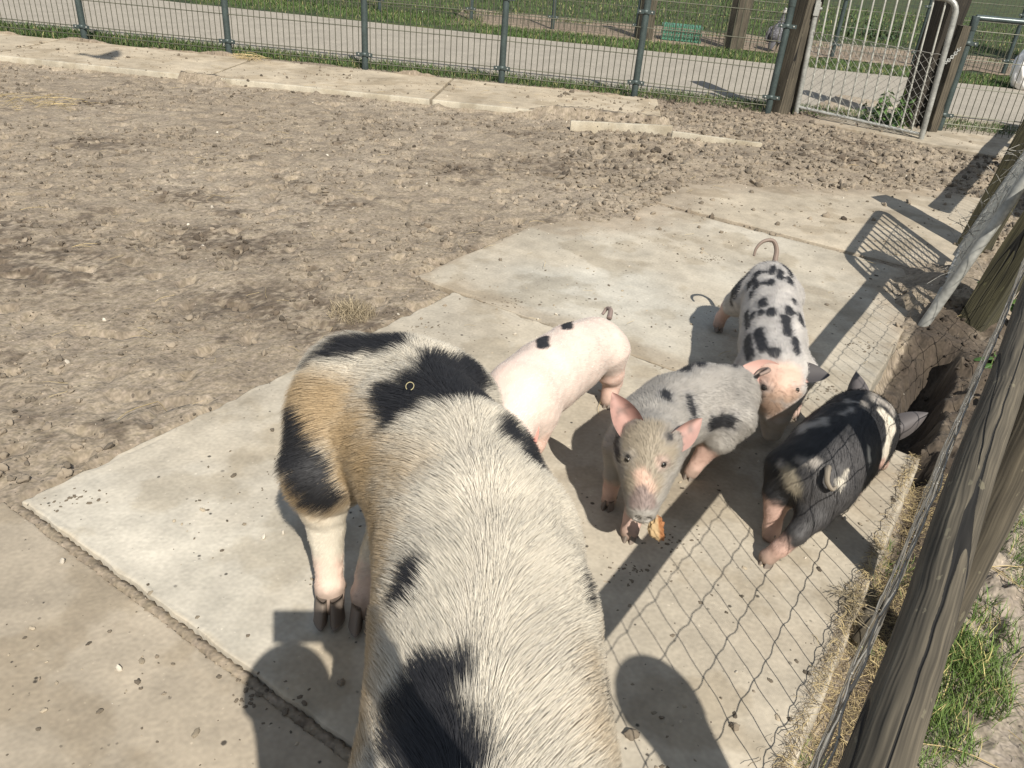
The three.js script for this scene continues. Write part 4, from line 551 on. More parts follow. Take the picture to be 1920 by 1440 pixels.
PIGS.d.paint = [
  { c: CHARSHEEN, amp: 0.012, soft: 0.025, max: 1, at: [[0.878, 0.231, -1.736, 0.086], [0.934, 0.301, -1.793, 0.072], [0.838, 0.127, -1.7, 0.058]] },  // coat sheen on the near flank, painted as a lighter charcoal
  { c: WHITEHAIR, amp: 0.006, soft: 0.006, max: 1, at: [[1.092, 0.327, -2.033, 0.022, 1.12, 0.297, -2.013, 0.03], [1.114, 0.299, -2.008, 0.031, 1.084, 0.261, -1.927, 0.029], [0.992, 0.316, -1.86, 0.007, 0.993, 0.295, -1.835, 0.009], [0.886, 0.267, -1.748, 0.004, 0.916, 0.294, -1.775, 0.004], [0.893, 0.268, -1.748, 0.014]] },
  { c: GREYHIDE, amp: 0.008, soft: 0.012, max: 0.85, at: [[1.101, 0.332, -2.135, 0.014, 1.081, 0.34, -2.084, 0.014], [1.144, 0.317, -2.104, 0.014, 1.129, 0.319, -2.066, 0.014], [1.085, 0.343, -2.097, 0.014, 1.131, 0.324, -2.074, 0.014], [0.837, 0.313, -1.951, 0.014, 0.828, 0.314, -1.921, 0.014], [0.882, 0.35, -1.932, 0.012, 0.876, 0.349, -1.91, 0.012], [0.831, 0.316, -1.932, 0.014, 0.877, 0.351, -1.918, 0.012], [0.797, 0.289, -1.809, 0.01, 0.831, 0.302, -1.786, 0.01], [0.76, 0.254, -1.837, 0.01], [0.948, 0.353, -1.976, 0.006, 0.942, 0.354, -1.96, 0.006], [0.979, 0.356, -1.995, 0.006, 0.975, 0.356, -1.982, 0.006], [0.946, 0.353, -1.969, 0.006, 0.977, 0.356, -1.989, 0.006], [0.998, 0.34, -2.074, 0.006, 0.985, 0.348, -2.042, 0.006], [1.037, 0.347, -2.054, 0.006, 1.028, 0.35, -2.032, 0.006], [0.991, 0.345, -2.056, 0.006, 1.033, 0.349, -2.043, 0.006]] },
  { c: CREAM, amp: 0.008, soft: 0.012, max: 0.9, at: [[0.775, 0.244, -1.803, 0.022, 0.792, 0.218, -1.776, 0.022]] },
  { c: PINK, amp: 0.006, soft: 0.01, max: 1, at: [[1.075, 0.235, -1.91, 0.018]] },
];
PIGS.sow.paint.unshift({ c: TAN, amp: 0.05, soft: 0.085, max: 0.9, at: [[-0.23, 0.46, -1.36, 0.12, -0.2, 0.44, -0.95, 0.11], [-0.2, 0.44, -0.95, 0.105, -0.19, 0.44, -0.5, 0.11]] }, { c: TAN, amp: 0.05, soft: 0.08, max: 0.6, at: [[0.2, 0.42, -1.0, 0.08, 0.22, 0.44, -0.5, 0.12]] });
for (const k of ['a', 'b']) { const L = PIGS[k].paint, B = L.find((l) => l.c === BLACK); L.splice(L.indexOf(B), 0, { c: [0.17, 0.165, 0.165], amp: 0.02, soft: 0.016, max: 0.5, at: B.at.map((a) => a.map((v, i) => (i % 4 === 3 ? v + 0.011 : v))) }); }
for (const k in PIGS) { const P = PIGS[k], legs = []; for (const l of P.legs) { const n = l.length; legs.push([...l[n - 2].slice(0, 3), l[n - 2][3] + 0.02, ...l[n - 1].slice(0, 3), l[n - 1][3] + 0.02]); if (n > 3 && k !== 'b' && k !== 'd') legs.push([...l[n - 3].slice(0, 3), l[n - 3][3] + 0.012, ...l[n - 2].slice(0, 3), l[n - 2][3] + 0.02]); } P.paint.push({ c: k === 'sow' ? [0.56, 0.42, 0.34] : PINK, amp: 0.012, soft: 0.015, max: k === 'd' ? 0.85 : 0.9, at: legs }); P.paint.push({ c: [0.2, 0.15, 0.115], amp: 0.02, soft: 0.02, max: 0.75, at: P.feet.map((f) => [f.at[0], f.at[1], f.at[2], f.s * 1.9]) }); }
for (const k in PIGS) buildPig(PIGS[k]);
// ------------------------------------------------------------------ near fence: rails, posts, wire net, leaning gate
const fdir = V(0.539, 0, -0.842), fnor = V(0.842, 0, 0.539);       // along the fence, and out of the pen
const FP = (d, y, o = 0) => V(0.403, y, -0.525).addScaledVector(fdir, d).addScaledVector(fnor, o);
const wob = (d, s, a) => a * noise(d * 1.3, s, 4);
{
  const root = thing('post_and_rail_fence', [0.403, -0.12, -0.525], 'weathered timber post and rail fence with wire net along the right side', 'fence'), L = (v) => v.sub(root.position);
  const rail = (d0, d1, y0, y1, r, mat, s, o = 0) => { const n = 46, pts = [], rad = []; for (let i = 0; i <= n; i++) { const d = mix(d0, d1, i / n); pts.push(L(FP(d, mix(y0, y1, i / n) + wob(d, s, 0.012), o + wob(d, s + 2, 0.012)))); rad.push(r * (1 + 0.08 * noise(d * 2, s, 8))); } const g = tube(pts, rad, 40, 1.45), p = g.attributes.position, uv = g.attributes.uv; for (let i = 0; i < p.count; i++) { uv.setXY(i, uv.getX(i) * 1.9 + s, uv.getY(i) * 0.95 + s * 0.3); }
    // weathered surface: shallow drying cracks and flats
    const cen = (i) => pts[Math.min(n, Math.floor(i / 41))]; for (let i = 0; i < p.count; i++) { const c = cen(i), q = V(p.getX(i), p.getY(i), p.getZ(i)).sub(c), a = Math.atan2(q.y, q.dot(fnor)), dd = q.length(); const k = 1 + 0.05 * noise(a * 1.6, s, c.z * 0.7) + 0.03 * noise(a * 5, s, c.z * 1.2) - 0.035 * sstep(0.05, 0.0, Math.abs(noise(a * 2.6, s + 4, c.z * 0.35))); q.multiplyScalar(k); p.setXYZ(i, c.x + q.x, c.y + q.y, c.z + q.z); } g.computeVertexNormals(); return part('rail', g, mat, root); };
  rail(-2.6, 3.42, 0.775, 0.80, 0.032, M.wood, 2.1);
  rail(5.0, 9.0, 0.8, 0.8, 0.05, M.wood, 5.3); rail(5.6, 9.0, 0.3, 0.36, 0.045, M.wood, 6.1, 0.03);
  const po = (d, y1, r, o, lean = 0) => { const a = FP(d, -0.3, o), b = FP(d, y1, o + lean); const n = 10, pts = [...Array(n + 1).keys()].map((i) => L(a.clone().lerp(b, i / n))); const g = tube(pts, pts.map((q, i) => r * (1 + 0.05 * noise(i * 0.7, d, 3))), 22), uv = g.attributes.uv; for (let i = 0; i < uv.count; i++) uv.setXY(i, uv.getX(i) * 1.3 + d, uv.getY(i) * 0.6 + d); return part('post', g, M.wood, root); };
  po(1.24, 0.83, 0.055, 0.085); po(-1.35, 0.83, 0.055, 0.085); po(7.0, 0.9, 0.06, 0.06); po(9.05, 1.0, 0.06, 0.06);
  // wire net hung on the pen side
  const net = (d0, d1, o, seed) => { const w = [], hs = [0.0, 0.12, 0.24, 0.37, 0.5, 0.63, 0.73]; const Q = (d, y) => L(FP(d, y - 0.1 * sstep(0.15, 0, y) + 0.007 * noise(d * 7, y * 9, seed), o + 0.012 * noise(d * 2.2, y * 3, seed + 3) + 0.006 * noise(d * 13, y * 8, seed) - 0.01 * sstep(0.35, 0, y)));
    for (const y of hs) { const pts = []; for (let d = d0; d <= d1; d += 0.018) { const q = Q(d, y + 0.004 * Math.sin(d * 88 + y * 39)); pts.push(q); } w.push(tube(pts, y === 0.73 ? 0.0016 : 0.0014, 4)); }
    const sp = 0.072; for (let d = d0; d < d1; d += sp) { const pts = [], j = 0.02 * noise(d * 5, 2, seed); for (let i = 0; i <= 24; i++) { const y = i / 24 * 0.74; pts.push(Q(d + j * (y - 0.3) + 0.006 * noise(d * 30, y * 12, 1), y)); } w.push(tube(pts, 0.0013, 4)); for (const y of hs) { const c = Q(d, y); w.push(ellipsoid([c.x, c.y, c.z], [0.0024, 0.0024, 0.0024], null, 5)); } }
    part('wire_net', join(w), M.netWire, root); };
  net(-1.6, 3.35, -0.042, 1); net(5.0, 8.9, -0.055, 7);
}
const g2 = gate('narrow galvanised gate leaning outwards in the near fence', [1.89, -0.02, -3.46], [2.45, 0.03, -4.4], 1.0, 11, { lean: [0.28, 0, 0.0], r: 0.024, net: 0.72 });
{ // loose wire ends and straw caught on the gate's netting
  const r = rng(5), w = []; for (let k = 0; k < 70; k++) { const u = r(), y = 0.2 + 0.6 * r(), a = V(0.56 * u + 0.28 * y - 0.03, y, -0.92 * u), d = V(r() - 0.75, r() - 0.45, r() - 0.4).setLength(0.06 + 0.12 * r()); w.push(tube([a, a.clone().addScaledVector(d, 0.5).add(V(0, 0.012, 0)), a.clone().add(d)], 0.0012, 4)); } part('loose_wire', join(w), M.netWire, g2); }
post('timber_post', 'mossy square timber gate post at the near end of the leaning gate', [2.1, -0.1, -3.5], [2.36, 0.98, -3.52], 0.15, 0.12, M.woodMoss, 8.3, 0.6);
post('timber_post', 'square timber gate post at the far end of the leaning gate', [2.68, -0.05, -4.72], [2.86, 1.0, -4.72], 0.17, 0.13, M.woodMoss, 9.1, 0.6);
{ const t = thing('log_end', [1.0, -0.05, -1.555], 'cracked grey log end lying under the wire net beside the slab', 'log'); const g = tube([[-0.03, -0.03, 0.02], [-0.012, 0.01, 0.01], [0, 0.035, 0.0], [0.004, 0.043, 0]], [0.028, 0.031, 0.029, 0.022], 18); part('wood', g, M.wood, t); part('crack', tube([[-0.012, 0.042, 0.012], [0.004, 0.0455, 0.002], [0.018, 0.042, -0.01]], [0.001, 0.003, 0.001], 5), M.woodDark, t); }

// ------------------------------------------------------------------ small things on the far verge
{ const t = thing('plastic_crate', [2.25, -0.04, -14.25], 'green slatted plastic crate lying in the grass beyond the path', 'crate'), m = std({ color: rgb(0.07, 0.2, 0.13), roughness: 0.45 });
  const w = 0.63, h = 0.22, d = 0.4; for (let k = 0; k < 12; k++) { const x = -w / 2 + 0.03 + k * (w - 0.06) / 11; part('slat', box(0.036, h - 0.04, 0.012, x, h / 2, d / 2 + 0.004), m, t); part('slat', box(0.036, 0.012, d - 0.02, x, h - 0.004 + 0.006, 0), m, t); }
  for (const y of [0.02, h * 0.55, h]) part('rim', join([box(w, 0.03, 0.02, 0, y, d / 2 - 0.012), box(w, 0.03, 0.02, 0, y, -d / 2), box(0.02, 0.03, d - 0.04, -w / 2, y, 0), box(0.02, 0.03, d - 0.04, w / 2, y, 0)]), m, t);
  t.rotation.y = -0.12; }
function bird(name, label, at, yaw, s, o) {
  const t = thing(name, at, label, o.cat ?? 'bird'); t.rotation.y = yaw;
  const B = { torso: o.torso ? [o.torso.map((v) => v.map((w) => w * s))] : [[[-0.13 * s, 0.2 * s, 0, 0.035 * s], [-0.04 * s, 0.2 * s, 0, 0.095 * s], [0.06 * s, 0.215 * s, 0, 0.1 * s], [0.12 * s, 0.25 * s, 0, 0.06 * s]]], legs: [[[0.02 * s, 0.14 * s, 0.035 * s, 0.03 * s], [0.0, 0.05 * s, 0.04 * s, 0.009 * s], [0.03 * s, 0.01 * s, 0.04 * s, 0.008 * s]], [[0.02 * s, 0.14 * s, -0.035 * s, 0.03 * s], [0.0, 0.05 * s, -0.04 * s, 0.009 * s], [0.03 * s, 0.01 * s, -0.04 * s, 0.008 * s]]], head: [o.head.map((q) => q.map((v) => v * s))], kt: 0.03 * s, kl: 0.02 * s, wr: 0.001 };
  const f = bodyField(B), g = surfaceNets(f, [-0.3 * s, -0.02, -0.16 * s], [0.36 * s, 0.66 * s, 0.16 * s], 0.011 * s); vcol(g, (x, y, z) => (y < 0.07 * s ? [0.25, 0.2, 0.12] : o.col(x / s, y / s, z / s))); part('body', g, M.hide, t);
  const hd = o.head[o.head.length - 1]; part('beak', tube([[(hd[0] + 0.01) * s, hd[1] * s, 0], [(hd[0] + 0.055) * s, (hd[1] - 0.012) * s, 0]], [0.012 * s, 0.002 * s], 7), M.straw.clone(), t).material.color.setRGB(0.3, 0.22, 0.12);
  if (o.comb) part('comb', ellipsoid([hd[0] * s, (hd[1] + 0.03) * s, 0], [0.025 * s, 0.016 * s, 0.006 * s]), std({ color: rgb(0.35, 0.03, 0.025), roughness: 0.6 }), t);
  for (const q of [1, -1]) part('wing', ellipsoid([-0.02 * s, 0.225 * s, q * 0.088 * s], [0.12 * s, 0.06 * s, 0.022 * s], [1, 0.25, 0]).rotateY(0), M.hide, t).geometry = vcol(ellipsoid([-0.03 * s, 0.22 * s, q * 0.085 * s], [0.02 * s, 0.06 * s, 0.12 * s], o.up ? [0.5, 1, 0] : [1, 0.25, 0]), (x, y, z) => o.col(x / s, y / s, z / s));
  part('tail', vcol(tube(o.up ? [[-0.05 * s, 0.16 * s, 0], [-0.1 * s, 0.1 * s, 0], [-0.13 * s, 0.03 * s, 0]] : [[-0.11 * s, 0.21 * s, 0], [-0.19 * s, 0.2 * s, 0], [-0.25 * s, 0.17 * s, 0]], [0.05 * s, 0.055 * s, 0.03 * s], 10, 0.4), () => o.col(0, 0.2, 0)), M.hide, t);
  return t;
}
bird('guinea_fowl', 'dark grey guinea fowl standing with its neck up behind the far fence', [3.68, -0.03, -13.85], 0.9, 1.1, { cat: 'bird', up: true, torso: [[-0.07, 0.13, 0, 0.045], [-0.03, 0.2, 0, 0.095], [0.025, 0.28, 0, 0.09], [0.06, 0.35, 0, 0.05]], head: [[0.06, 0.35, 0, 0.05], [0.085, 0.43, 0, 0.028], [0.09, 0.51, 0, 0.022], [0.105, 0.545, 0, 0.026]], col: (x, y, z) => (y > 0.5 ? [0.5, 0.48, 0.45] : mix3([0.07, 0.068, 0.075], [0.26, 0.26, 0.27], sstep(0.25, 0.5, noise(x * 60, y * 60, z * 60)))) });
bird('hen', 'black hen grazing on the grass far behind the fence', [5.0, -0.03, -17.4], 0.4, 1.1, { cat: 'hen', comb: true, head: [[0.1, 0.24, 0, 0.06], [0.17, 0.2, 0, 0.035], [0.22, 0.13, 0, 0.028]], col: () => [0.014, 0.015, 0.018] });
bird('hen', 'black hen at the right edge, pecking beside the mesh fence', [4.62, 0.02, -7.62], 2.9, 0.85, { cat: 'hen', comb: false, head: [[0.1, 0.24, 0, 0.06], [0.16, 0.17, 0, 0.04], [0.19, 0.08, 0, 0.03]], col: () => [0.012, 0.013, 0.016] });
{ // wooden climbing frame with a metal slide
  const t = thing('playground_slide', [8.6, -0.04, -15.4], 'timber climbing frame with a grey metal slide at the far right', 'slide');
  const lg = (a, b, r, n = 'log') => part(n, tube([a, V(...a).lerp(V(...b), 0.5).add(V(0.01, 0.006, 0)).toArray(), b], r, 12), M.woodMoss, t);
  lg([-0.35, -0.1, 0.5], [-0.05, 2.2, -0.5], 0.075, 'pole'); lg([0.75, -0.1, 0.5], [1.0, 2.2, -0.5], 0.075, 'pole');
  for (const [y, z] of [[0.42, 0.36], [0.85, 0.16], [1.3, -0.04], [1.75, -0.24]]) lg([-0.35 + y * 0.13, y, z], [0.85 + y * 0.1, y, z], 0.06, 'rung');
  const ch = []; for (const [x, w] of [[0, 0.5]]) { const s = new THREE.Shape(); s.moveTo(-0.25, 0.14); s.lineTo(-0.25, 0); s.lineTo(0.25, 0); s.lineTo(0.25, 0.14); s.lineTo(0.235, 0.14); s.lineTo(0.235, 0.015); s.lineTo(-0.235, 0.015); s.lineTo(-0.235, 0.14); const cv = new THREE.CatmullRomCurve3([V(0.6, 1.9, -0.6), V(0.5, 1.2, 0.2), V(0.4, 0.5, 1.0), V(0.36, 0.3, 1.4)]); ch.push(new THREE.ExtrudeGeometry(s, { steps: 20, extrudePath: cv })); }
  part('chute', ch[0], M.galv, t); }
{ const t = thing('plastic_sack', [6.72, -0.03, -11.95], 'bulging white plastic sack at the right edge on the far verge', 'sack'); const g = new THREE.SphereGeometry(1, 40, 28), p = g.attributes.position; for (let i = 0; i < p.count; i++) { const x = p.getX(i), y = p.getY(i), z = p.getZ(i), k = 1 + 0.12 * noise(x * 2.5, y * 2.5, z * 2.5) + 0.04 * noise(x * 7, y * 3, z * 7); p.setXYZ(i, Math.sign(x) * Math.abs(x) ** 0.7 * 0.24 * k, Math.max(0, 0.26 + y * 0.28 * k) + 0.03 * Math.sin(x * 9) * (y > 0.7 ? 1 : 0), Math.sign(z) * Math.abs(z) ** 0.7 * 0.18 * k); } g.computeVertexNormals(); part('bag', g, std({ color: rgb(0.8, 0.79, 0.77), roughness: 0.45 }), t); part('tie', new THREE.TorusGeometry(0.09, 0.012, 8, 24).rotateX(1.57).translate(0, 0.5, 0), std({ color: rgb(0.2, 0.2, 0.22) }), t); }
// bread crust in the grey piglet's mouth
{ const t = thing('bread_crust', [0.415, 0.155, -1.665], 'torn piece of brown bread hanging from the grey piglet\'s mouth', 'bread'); const g = new THREE.SphereGeometry(1, 36, 26), p = g.attributes.position; for (let i = 0; i < p.count; i++) { const x = p.getX(i), y = p.getY(i), z = p.getZ(i), k = 1 + 0.35 * noise(x * 2.5, y * 2.5, z * 2.5) + 0.22 * noise(x * 8, y * 8, z * 8); p.setXYZ(i, x * 0.02 * k + 0.012 * y * y, y * 0.04 * k, z * 0.012 * k); } vcol(g, (x, y, z) => mix3([0.46, 0.33, 0.18], [0.26, 0.11, 0.04], sstep(0.002, 0.012, x + 0.004 * noise(x * 300, y * 300, z * 300)))); g.computeVertexNormals(); g.rotateZ(0.25); g.translate(0.0, -0.03, 0.0); part('crumb', g, M.hide, t); }
// worm-shaped straw on the sow's back
{ const pts = []; for (let i = 0; i <= 20; i++) { const a = i / 20 * 5.2 + 2.2; pts.push([0.008 * Math.cos(a), 0.004, 0.011 * Math.sin(a)]); } const t = part('straw_loop', tube(pts, 0.0009, 5), std({ color: rgb(0.42, 0.36, 0.2) }), scene); t.position.set(-0.205, 0.665, -1.385); t.rotation.set(0.3, 0, 0); tag(t, 'tiny looped wisp of straw on the black patch of the sow\'s back', 'straw'); }

// ------------------------------------------------------------------ people at the fence (only their shadows reach the picture)
function person(label, at, B, hue, hairC) {
  const root = thing('person', at, label, 'person'), f = bodyField({ ...B, kt: 0.07, kl: 0.05, wr: 0.0005 }), all = [...B.torso, ...B.legs, ...B.head].flat(), lo = [9, 9, 9], hi = [-9, -9, -9]; for (const b of all) for (let i = 0; i < 3; i++) { lo[i] = Math.min(lo[i], b[i] - b[3] - 0.05); hi[i] = Math.max(hi[i], b[i] + b[3] + 0.05); }
  const g = surfaceNets(f, lo, hi, 0.014); vcol(g, (x, y, z) => (B.skin(x, y, z) ? [0.5, 0.33, 0.25] : y > 0.95 ? hue : y < 0.1 ? [0.05, 0.045, 0.04] : [0.05, 0.06, 0.1])); g.translate(-at[0], -at[1], -at[2]); part('body', g, M.hide, root);
  const hd = B.head[0][1]; const hg = new THREE.SphereGeometry(1, 28, 20, 0, 6.2832, 0, 1.75); hg.scale(hd[3] * 1.12, hd[3] * 1.25, hd[3] * 1.18); hg.rotateX(-0.35); hg.translate(hd[0] - at[0], hd[1] + 0.02 - at[1], hd[2] + 0.012 - at[2]); part('hair', vcol(hg, () => hairC), M.hide, root); return root;
}
const hand = (w, d, up, s) => { const out = [], W = V(...w), D = V(...d).normalize(), U = V(...up).normalize(), R = D.clone().cross(U); for (let k = 0; k < 4; k++) { const b = W.clone().addScaledVector(D, 0.075 * s).addScaledVector(R, (k - 1.5) * 0.021 * s), m = b.clone().addScaledVector(D, (0.04 - 0.004 * Math.abs(k - 1.3)) * s).addScaledVector(U, -0.006), e = m.clone().addScaledVector(D, 0.028 * s).addScaledVector(U, -0.02); out.push([[...b.toArray(), 0.0105], [...m.toArray(), 0.0095], [...e.toArray(), 0.0085]]); } const t0 = W.clone().addScaledVector(D, 0.03 * s).addScaledVector(R, -0.03 * s), t1 = t0.clone().addScaledVector(D, 0.035).addScaledVector(R, -0.03); out.push([[...t0.toArray(), 0.013], [...t1.toArray(), 0.01]]); out.push([[...W.toArray(), 0.026], [...W.clone().addScaledVector(D, 0.07 * s).toArray(), 0.03]]); return out; };
{
  const hx = 0.06, hz = 0.13, hy = 1.41;
  const wl = [-0.14, 0.72, 0.3], wr = [0.165, 1.425, 0.06];
  person('person in a dark jacket holding up a phone behind the fence, out of frame', [0.12, -0.1, 0.42], {
    torso: [[[0.13, 0.86, 0.5, 0.13], [0.12, 1.0, 0.44, 0.14], [0.1, 1.13, 0.37, 0.13]], [[-0.04, 1.18, 0.35, 0.065], [0.24, 1.18, 0.35, 0.065]]],
    legs: [[[0.06, 0.82, 0.5, 0.1], [0.05, 0.42, 0.46, 0.065], [0.04, 0.0, 0.5, 0.045], [0.04, -0.07, 0.42, 0.045]], [[0.2, 0.82, 0.5, 0.1], [0.21, 0.42, 0.46, 0.065], [0.22, 0.0, 0.5, 0.045], [0.22, -0.07, 0.42, 0.045]],
      [[-0.05, 1.17, 0.36, 0.05], [-0.16, 0.94, 0.38, 0.042], [...wl, 0.026]], [[0.25, 1.18, 0.35, 0.055], [0.31, 1.2, 0.15, 0.045], [...wr, 0.027]], ...hand(wl, [0, -1, -0.2], [0, 0, 1], 0.85), ...hand(wr, [-0.25, 0.6, -0.35], [0, 0, 1], 0.85)],
    head: [[[0.09, 1.22, 0.27, 0.052], [hx, hy, hz + 0.02, 0.085], [hx, hy + 0.03, hz + 0.03, 0.088]], [[hx - 0.01, hy - 0.06, hz - 0.02, 0.055], [hx - 0.01, hy - 0.02, hz - 0.07, 0.012]]],
    skin: (x, y, z) => y > 1.29 || (y < 0.75 && x < -0.08) }, [0.06, 0.07, 0.1], [0.05, 0.035, 0.025]);
  const ph = thing('phone', [0.068, 1.497, 0.03], 'phone held up level in front of the face, out of frame', 'phone'); ph.rotation.set(-0.5, 0, 0.087); part('case', box(0.15, 0.075, 0.009), std({ color: rgb(0.02, 0.02, 0.022), roughness: 0.3 }), ph); part('screen', box(0.135, 0.068, 0.001, 0, 0, 0.0055), std({ color: rgb(0.03, 0.03, 0.035), roughness: 0.1 }), ph);
  const h2 = [0.83, 1.34, 0.01];
  person('person in a light shirt standing at the fence on the right, out of frame', [0.95, -0.1, 0.2], {
    torso: [[[0.97, 0.72, 0.26, 0.13], [0.95, 0.88, 0.22, 0.14], [0.93, 1.02, 0.18, 0.13]], [[0.77, 1.06, 0.17, 0.065], [1.08, 1.06, 0.17, 0.065]]],
    legs: [[[0.88, 0.7, 0.26, 0.1], [0.88, 0.35, 0.24, 0.06], [0.88, 0.0, 0.27, 0.045], [0.88, -0.07, 0.18, 0.045]], [[1.04, 0.7, 0.26, 0.1], [1.05, 0.35, 0.24, 0.06], [1.05, 0.0, 0.27, 0.045], [1.05, -0.07, 0.18, 0.045]],
      [[0.77, 1.06, 0.17, 0.05], [0.72, 0.84, 0.2, 0.042], [0.74, 0.64, 0.12, 0.026]], [[1.08, 1.06, 0.17, 0.05], [1.14, 0.84, 0.2, 0.042], [1.14, 0.64, 0.12, 0.026]], ...hand([0.74, 0.64, 0.12], [0, -1, -0.2], [0, 0, 1], 0.8), ...hand([1.14, 0.64, 0.12], [0, -1, -0.2], [0, 0, 1], 0.8)],
    head: [[[0.9, 1.12, 0.12, 0.05], [h2[0] + 0.03, h2[1], h2[2] + 0.02, 0.085], [h2[0] + 0.03, h2[1] + 0.03, h2[2] + 0.03, 0.088]], [[h2[0] + 0.02, h2[1] - 0.06, h2[2] - 0.02, 0.055], [h2[0] + 0.02, h2[1] - 0.02, h2[2] - 0.07, 0.012]]],
    skin: (x, y, z) => y > 1.18 || y < 0.64 && y > 0.5 && (x < 0.8 || x > 1.1) }, [0.5, 0.48, 0.44], [0.09, 0.06, 0.035]);
}
{ // the bird whose shadow lies on the far slabs: gliding high above and behind the camera
  const k = 6.6, c = V(-4.18 + SUN.x / SUN.y * k, 0.05 + k, -7.98 + SUN.z / SUN.y * k), t = thing('gliding_pigeon', c.toArray(), 'grey pigeon gliding overhead, out of frame, casting its shadow on the far slabs', 'bird');
  const B = { torso: [[[-0.15, 0, 0, 0.018], [-0.06, 0, 0, 0.045], [0.05, 0, 0, 0.05], [0.11, 0.012, 0, 0.03]]], legs: [[[0, 0, 0, 0.03], [0.01, -0.02, 0, 0.03]]], head: [[[0.12, 0.015, 0, 0.028], [0.16, 0.02, 0, 0.026]]], kt: 0.02 };
  const g = surfaceNets(bodyField(B), [-0.25, -0.1, -0.1], [0.25, 0.1, 0.1], 0.01); part('body', vcol(g, () => [0.2, 0.21, 0.24]), M.hide, t);
  for (const s of [1, -1]) { const sh = new THREE.Shape(); sh.moveTo(0.08, 0); sh.quadraticCurveTo(0.13, 0.14, 0.05, 0.2); sh.quadraticCurveTo(-0.04, 0.3, -0.13, 0.36); sh.quadraticCurveTo(-0.11, 0.2, -0.08, 0.1); sh.lineTo(-0.07, 0); const w = new THREE.ExtrudeGeometry(sh, { depth: 0.008, bevelEnabled: false, curveSegments: 10 }); w.rotateX(s > 0 ? -1.2 : 1.45 - Math.PI + 0.2); if (s < 0) w.rotateX(0); part('wing', vcol(w, () => [0.22, 0.23, 0.26]), M.hide, t); }
  const tl = new THREE.CylinderGeometry(0.02, 0.055, 0.13, 12, 1); tl.scale(1, 1, 0.2); tl.rotateZ(-Math.PI / 2); tl.rotateX(Math.PI / 2); tl.translate(-0.2, 0, 0); part('tail', vcol(tl, () => [0.15, 0.155, 0.17]), M.hide, t); t.rotation.y = -0.35; }

// ------------------------------------------------------------------ loose stuff: crumbs, pebbles, straw, grass
function scatter(name, geo, mat, list, label, cat) { const im = new THREE.InstancedMesh(geo, mat, list.length), m = new THREE.Matrix4(), q = new THREE.Quaternion(), C = new THREE.Color(); list.forEach((o, i) => { q.setFromEuler(new THREE.Euler(...o.r)); m.compose(V(...o.p), q, V(...o.s)); im.setMatrixAt(i, m); im.setColorAt(i, C.setRGB(...o.c)); }); im.name = numbered(name); im.userData.kind = 'stuff'; if (label) tag(im, label, cat); im.castShadow = im.receiveShadow = true; scene.add(im); return im; }
function rock(seed, amp = 0.35) { const g = mergeVertices((() => { const b = new THREE.IcosahedronGeometry(1, 2); b.deleteAttribute('normal'); b.deleteAttribute('uv'); return b; })(), 1e-4), p = g.attributes.position; for (let i = 0; i < p.count; i++) { const x = p.getX(i), y = p.getY(i), z = p.getZ(i), k = 1 + amp * noise(x * 1.5 + seed, y * 1.5, z * 1.5) + amp * 0.5 * noise(x * 4 + seed, y * 4, z * 4); p.setXYZ(i, x * k, y * k * 0.8, z * k); } g.computeVertexNormals(); return g; }
const SLABK = Object.values(SLABS);
const topAt = (x, z) => { const [s, t] = toST(x, z); let h = soilY(x, z); for (const r of SLABK) if (inRect(s, t, r) > 0.012) h = Math.max(h, r[4]); if (x < 1.14 && x > -7) { const zs = STRIPZ(x); if (z < zs - 0.01 && z > zs - 1.14) h = Math.max(h, 0.05); } return h; };
const onSlab = (x, z) => { const [s, t] = toST(x, z); for (const r of SLABK) if (inRect(s, t, r) > 0.0) return true; return false; };
